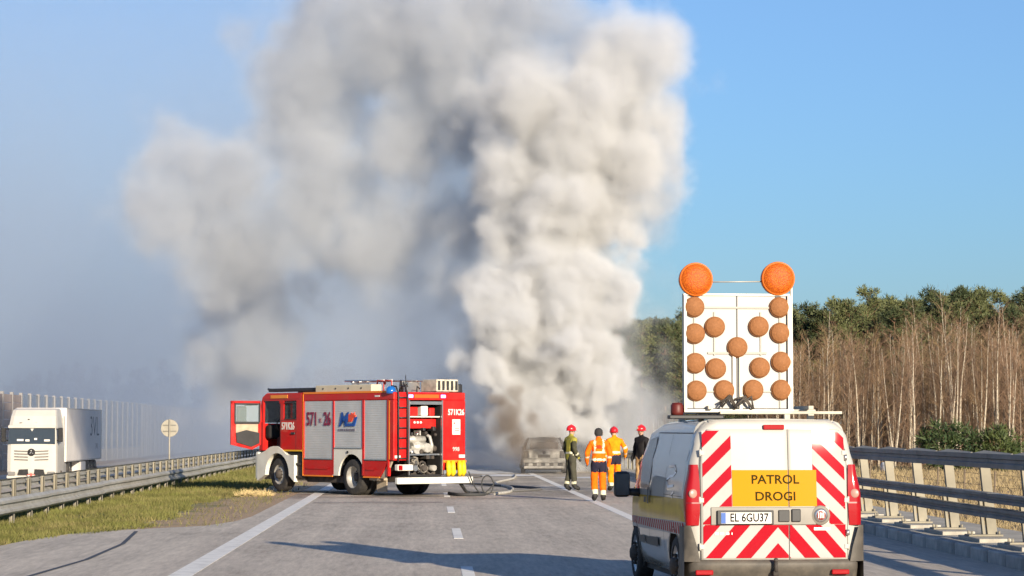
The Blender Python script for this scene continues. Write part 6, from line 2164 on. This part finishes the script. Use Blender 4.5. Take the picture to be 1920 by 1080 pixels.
def smoke_volume(name, lo, hi, voxel, field, material):
    ng = bpy.data.node_groups.new(name, 'GeometryNodeTree')
    ng.interface.new_socket('Geometry', in_out='INPUT', socket_type='NodeSocketGeometry')
    ng.interface.new_socket('Geometry', in_out='OUTPUT', socket_type='NodeSocketGeometry')
    b = NB(ng)
    go = ng.nodes.new('NodeGroupOutput')
    pos = b.n('GeometryNodeInputPosition').outputs[0]
    den = field(b, pos)
    res = [max(2, int((hi[i] - lo[i]) / voxel)) for i in range(3)]
    vc = b.n('GeometryNodeVolumeCube', {'Density': den, 'Background': 0.0, 'Min': lo, 'Max': hi,
                                        'Resolution X': res[0], 'Resolution Y': res[1], 'Resolution Z': res[2]})
    sm = b.n('GeometryNodeSetMaterial', {'Geometry': vc.outputs[0], 'Material': material})
    ng.links.new(sm.outputs[0], go.inputs[0])
    me = bpy.data.meshes.new(name)
    o = link(name, me)
    md = o.modifiers.new('smoke', 'NODES')
    md.node_group = ng
    me.materials.append(material)
    return o

def blobs(b, p, puffs, k):
    d = None
    for (x, y, z, r) in puffs:
        q = b.m('SUBTRACT', b.v('DISTANCE', p, (x, y, z)), r)
        d = q if d is None else b.m('SMOOTH_MIN', d, q, k)
    return d

def billow(b, p, scale, smooth=0.25, off=(0, 0, 0)):
    """cauliflower bulges: high inside each cell, low at the creases"""
    v = b.n('ShaderNodeTexVoronoi', {'Vector': b.v('ADD', p, off), 'Scale': scale, 'Smoothness': smooth}, feature='SMOOTH_F1')
    return b.m('SUBTRACT', 0.45, v.outputs['Distance'])

def warp(b, p, scale, amt, off=(0, 0, 0)):
    nz = b.n('ShaderNodeTexNoise', {'Vector': b.v('ADD', p, off), 'Scale': scale, 'Detail': 2.0}).outputs['Color']
    return b.v('ADD', p, b.v('SCALE', b.v('SUBTRACT', nz, (0.5, 0.5, 0.5)), amt))

col_puffs = [(4.32, 96, 1.14, 0.63), (4.11, 96, 1.81, 1.04), (4.95, 96, 2.44, 1.46), (3.8, 96, 2.96, 1.5), (5.29, 96.5, 3.49, 1.76), (6.52, 97, 3.18, 1.27),
             (6.08, 97.5, 2.03, 0.97), (5.0, 97, 1.71, 0.84), (2.96, 96, 4.11, 1.29), (4.11, 96, 5.15, 2.25), (5.64, 96.5, 5.48, 1.93), (2.96, 96, 6.2, 1.29),
             (4.34, 96.5, 6.85, 2.1), (5.63, 97, 7.3, 1.52), (4.15, 97, 8.56, 1.48), (4.39, 97.5, 10.29, 2.03), (6.11, 98, 10.66, 2.05), (7.43, 98.5, 10.38, 1.28),
             (4.94, 98, 12.47, 2.51), (7.22, 98.5, 12.73, 2.23), (8.54, 99, 12.58, 1.18), (3.88, 98, 14.81, 2.09), (5.93, 98.5, 14.88, 2.53), (8.07, 98.5, 15.73, 2.14),
             (8.42, 98.5, 17.19, 1.67), (9.3, 99, 15.37, 1.25), (6.61, 99, 16.66, 1.72), (3.88, 98, 16.51, 0.98)]

def fbm(b, p, scale, detail=4.0, rough=0.55, off=(0, 0, 0)):
    return b.m('SUBTRACT', b.n('ShaderNodeTexNoise', {'Vector': b.v('ADD', p, off), 'Scale': scale, 'Detail': detail, 'Roughness': rough}).outputs['Fac'], 0.5)

def column_field(b, pos):
    p = warp(b, pos, 0.22, 2.2)
    p = warp(b, p, 0.7, 0.8, (7, 3, 1))
    d = blobs(b, p, col_puffs, 0.45)
    q = warp(b, pos, 0.5, 1.5, (3, 9, 2))
    q = warp(b, q, 1.6, 0.8, (8, 1, 4))
    z = b.n('ShaderNodeSeparateXYZ', {0: pos}).outputs[2]
    low = b.m('SUBTRACT', 1.15, b.m('MULTIPLY', z, 0.045))
    bl = b.m('ADD', b.m('MULTIPLY', billow(b, q, 0.40, 0.12), 2.3), b.m('ADD', b.m('MULTIPLY', billow(b, q, 0.95, 0.12, off=(5, 2, 8)), b.m('MULTIPLY', low, 1.1)), b.m('MULTIPLY', billow(b, q, 2.3, 0.12, off=(1, 7, 3)), b.m('MULTIPLY', low, 0.50))))
    bl = b.m('ADD', bl, b.m('MULTIPLY', fbm(b, pos, 0.6, 9.0, 0.72, (1, 2, 3)), 2.6))
    d = b.m('SUBTRACT', b.m('SUBTRACT', d, bl), b.m('MINIMUM', b.m('ADD', 0.10, b.m('MULTIPLY', z, 0.12)), 0.95))
    edge = b.m('ADD', 0.55, b.m('MULTIPLY', z, 0.08))
    dn = b.m('DIVIDE', b.m('MULTIPLY', d, -1.0), edge, clamp=True)
    dn = b.m('MULTIPLY', dn, dn)
    amt = b.m('MAXIMUM', b.m('SUBTRACT', 3.4, b.m('MULTIPLY', z, 0.12)), 1.1)
    return b.m('MULTIPLY', dn, amt)

drift_puffs = [(-11.81, 108, 13.56, 1.64), (-10.54, 107, 11.36, 2.33), (-12.63, 108, 11.92, 1.17), (-8.36, 106, 9.42, 2.65), (-8.91, 107, 12.29, 2.09), (-5.55, 105, 10.49, 2.17),
               (-2.55, 104, 10.18, 2.03), (-3.72, 105, 12.55, 2.4), (-5.65, 107, 14.85, 2.44), (-4.72, 107, 17.87, 2.91), (-2.37, 106, 19.1, 3.0), (-0.07, 105, 17.57, 2.97),
               (1.05, 103, 14.36, 2.35), (-0.97, 104, 14.03, 2.49), (-6.58, 107, 19.27, 1.4), (1.74, 104, 19.0, 2.49), (3.96, 103, 19.28, 2.13), (-2.55, 104, 8.83, 1.13),
               (-7.79, 111, 6.89, 2.53), (-9.16, 113, 4.77, 1.84), (-5.86, 111, 6.17, 1.69), (2.15, 102, 12.24, 1.33), (1.69, 101, 9.72, 1.21), (1.47, 101, 7.09, 0.88),
               (9.69, 102, 12.24, 1.0), (8.8, 102, 10.02, 0.89)]

halo_puffs = [(9.27, 101, 13.89, 1.36), (9.58, 102, 12.02, 1.22), (8.91, 102, 10.24, 1.37), (8.58, 102, 8.03, 0.89), (7.62, 101, 7.09, 0.88), (8.28, 101, 6.21, 0.55),
              (5.26, 102, 18.23, 2.11), (2.79, 101, 8.84, 1.32), (2.13, 101, 5.77, 1.21), (1.25, 101, 4.23, 0.99), (-0.07, 104, 10.86, 2.15), (6.27, 100.5, 1.82, 1.97),
              (7.58, 100.5, 2.47, 1.84), (8.83, 101, 2.15, 1.36), (8.17, 101, 3.79, 1.1), (7.18, 101, 4.01, 1.32), (5.2, 101, 0.72, 1.32), (2.57, 101, 1.82, 1.21),
              (2.13, 101, 0.5, 0.88), (6.96, 101, 0.5, 1.32), (8.28, 101, 0.72, 1.21)]

def drift_field(b, pos):
    p = warp(b, pos, 0.16, 3.6, (2, 2, 2))
    p = warp(b, p, 0.5, 1.3, (4, 1, 9))
    d = blobs(b, p, drift_puffs, 0.7)
    dh = blobs(b, p, halo_puffs, 0.7)
    q = warp(b, pos, 0.45, 1.8, (3, 9, 2))
    q = warp(b, q, 1.3, 0.6, (6, 6, 1))
    bl = b.m('ADD', b.m('MULTIPLY', billow(b, q, 0.32, 0.12), 2.8), b.m('ADD', b.m('MULTIPLY', billow(b, q, 0.75, 0.12, off=(5, 2, 8)), 1.4), b.m('MULTIPLY', billow(b, q, 1.7, 0.12, off=(1, 7, 3)), 0.7)))
    bl = b.m('ADD', bl, b.m('MULTIPLY', fbm(b, pos, 0.40, 8.0, 0.68, (1, 2, 3)), 3.6))
    dn = b.m('DIVIDE', b.m('MULTIPLY', b.m('SUBTRACT', b.m('SUBTRACT', d, bl), 1.25), -1.0), 1.5, clamp=True)
    dn = b.m('MULTIPLY', b.m('MULTIPLY', dn, dn), 0.44)
    hn = b.m('DIVIDE', b.m('MULTIPLY', b.m('SUBTRACT', b.m('SUBTRACT', dh, bl), 1.35), -1.0), 2.2, clamp=True)
    hn = b.m('MULTIPLY', b.m('MULTIPLY', hn, hn), 0.42)
    # thin smoke filling the space between the clouds
    s = b.n('ShaderNodeSeparateXYZ', {0: pos}).outputs
    fill = b.m('MULTIPLY', b.m('ADD', fbm(b, q, 0.20, 5.0, 0.6, (9, 9, 9)), 0.20), 2.2, clamp=True)
    fill = b.m('MULTIPLY', fill, b.m('MULTIPLY', b.m('MULTIPLY', b.m('ADD', s[0], 8.0), 0.16, clamp=True), b.m('MULTIPLY', b.m('SUBTRACT', 6.5, s[0]), 0.35, clamp=True)))
    fill = b.m('MULTIPLY', fill, b.m('MULTIPLY', b.m('MULTIPLY', b.m('SUBTRACT', s[1], 99.0), 0.25, clamp=True), b.m('MULTIPLY', b.m('SUBTRACT', 115.0, s[1]), 0.25, clamp=True)))
    return b.m('ADD', b.m('MAXIMUM', dn, hn), b.m('MULTIPLY', fill, 0.10))

def veil_field(b, pos):
    s = b.n('ShaderNodeSeparateXYZ', {0: pos}).outputs
    p = warp(b, pos, 0.03, 14.0)
    nz = b.n('ShaderNodeTexNoise', {'Vector': p, 'Scale': 0.045, 'Detail': 6.0, 'Roughness': 0.62}).outputs['Fac']
    f = b.m('MULTIPLY', b.m('SUBTRACT', nz, 0.30), 2.7, clamp=True)
    # stays left of the column and thins out with height and towards its borders
    ex = b.m('MULTIPLY', b.m('SUBTRACT', 9.0, s[0]), 0.22, clamp=True)
    ey = b.m('ADD', b.m('MULTIPLY', b.m('SUBTRACT', s[1], 150.0), 0.010, clamp=True), b.m('MULTIPLY', b.m('MULTIPLY', b.m('SUBTRACT', s[1], 104.0), 0.03, clamp=True), 0.22), clamp=True)
    ez = b.m('SUBTRACT', 1.0, b.m('MULTIPLY', b.m('SUBTRACT', s[2], 8.0), 0.021), clamp=True)
    return b.m('MULTIPLY', b.m('MULTIPLY', f, ex), b.m('MULTIPLY', b.m('MULTIPLY', ey, ez), 0.024))

dark_puffs = [(4.05, 94.6, 1.07, 0.45), (3.36, 93.8, 1.36, 0.69), (2.95, 93.6, 1.85, 0.73), (2.79, 93.8, 2.46, 0.61), (4.67, 93.8, 1.24, 0.49), (4.17, 93.6, 1.32, 0.49),
              (3.81, 93.6, 1.81, 0.57), (3.3, 93.8, 2.93, 0.49), (3.25, 94.0, 0.54, 0.25), (3.21, 94.0, 0.95, 0.41)]
def dark_field(b, pos):
    p = warp(b, pos, 0.9, 0.9, (5, 5, 5))
    d = blobs(b, p, dark_puffs, 0.25)
    q = warp(b, pos, 1.6, 0.5, (2, 1, 4))
    bl = b.m('ADD', b.m('MULTIPLY', billow(b, q, 1.5), 0.55), b.m('ADD', b.m('MULTIPLY', billow(b, q, 3.6, off=(3, 3, 1)), 0.22), b.m('MULTIPLY', fbm(b, pos, 1.2), 0.8)))
    d = b.m('SUBTRACT', b.m('SUBTRACT', d, bl), 0.15)
    dn = b.m('DIVIDE', b.m('MULTIPLY', d, -1.0), 0.55, clamp=True)
    return b.m('MULTIPLY', b.m('MULTIPLY', dn, dn), 2.2)

def base_field(b, pos):
    s = b.n('ShaderNodeSeparateXYZ', {0: pos}).outputs
    q = warp(b, pos, 0.5, 1.6, (4, 4, 8))
    n = b.m('MULTIPLY', b.m('ADD', fbm(b, q, 0.45, 7.0, 0.65, (2, 7, 1)), 0.16), 3.4, clamp=True)
    zt = b.m('MULTIPLY', b.m('SUBTRACT', b.m('ADD', 4.6, b.m('MULTIPLY', fbm(b, q, 0.3, 3.0), 4.0)), s[2]), 0.55, clamp=True)
    back = b.m('MULTIPLY', b.m('SUBTRACT', s[1], 97.0), 0.5, clamp=True)
    rear = b.m('MULTIPLY', b.m('SUBTRACT', 105.5, s[1]), 0.5, clamp=True)
    lx = b.m('MULTIPLY', b.m('SUBTRACT', s[0], 1.2), 0.5, clamp=True)
    rx = b.m('MULTIPLY', b.m('SUBTRACT', b.m('SUBTRACT', 10.6, b.m('MULTIPLY', s[2], 0.55)), s[0]), 0.5, clamp=True)
    fan = b.m('MULTIPLY', b.m('MULTIPLY', b.m('MULTIPLY', lx, rx), b.m('MULTIPLY', back, rear)), b.m('MULTIPLY', zt, 0.42))
    # thin smoke creeping over the car itself
    cx = b.m('SUBTRACT', 1.0, b.m('MULTIPLY', b.v('DISTANCE', b.v('MULTIPLY', pos, (1.0, 0.7, 1.0)), (4.1, 94.6 * 0.7, 1.5)), 0.42), clamp=True)
    front = b.m('MULTIPLY', cx, 0.26)
    return b.m('MULTIPLY', n, b.m('MAXIMUM', fan, front))

tag(smoke_volume('ground_smoke', (1.0, 90.5, -0.1), (11.0, 106.0, 8.0), 0.2, base_field, smoke_material('smoke_low', (0.90, 0.90, 0.905), (0, 0, 0), 0.0)),
    'pale low smoke fanning out over the road behind the crew', 'smoke', kind='stuff')
tag(smoke_volume('smoke_column', (0.5, 89.5, -0.2), (12.8, 102.5, 20.5), 0.10, column_field, smoke_material('smoke_white', (0.955, 0.96, 0.965), (0, 0, 0), 0.0)),
    'thick white billowing smoke column rising from the burning car', 'smoke', kind='stuff')
tag(smoke_volume('dark_smoke', (1.2, 92.0, 0.0), (6.8, 98.2, 5.0), 0.08, dark_field, smoke_material('smoke_brown', (0.34, 0.27, 0.21), (0, 0, 0), 0.0)),
    'dark brown smoke curling out of the burnt car at the foot of the column', 'smoke', kind='stuff')
tag(smoke_volume('drifting_smoke', (-17.0, 96.0, -0.1), (10.5, 119.0, 22.0), 0.19, drift_field, smoke_material('smoke_grey', (0.77, 0.795, 0.83), (0, 0, 0), 0.0)),
    'loose grey smoke cloud drifting left of the white column', 'smoke', kind='stuff')
tag(smoke_volume('smoke_veil', (-110.0, 104.0, -1.5), (12.0, 380.0, 56.0), 2.5, veil_field, smoke_material('smoke_veil', (0.57, 0.66, 0.80), (0, 0, 0), 0.0)),
    'thin bluish smoke veil hanging over the far carriageway and noise barrier', 'smoke', kind='stuff')
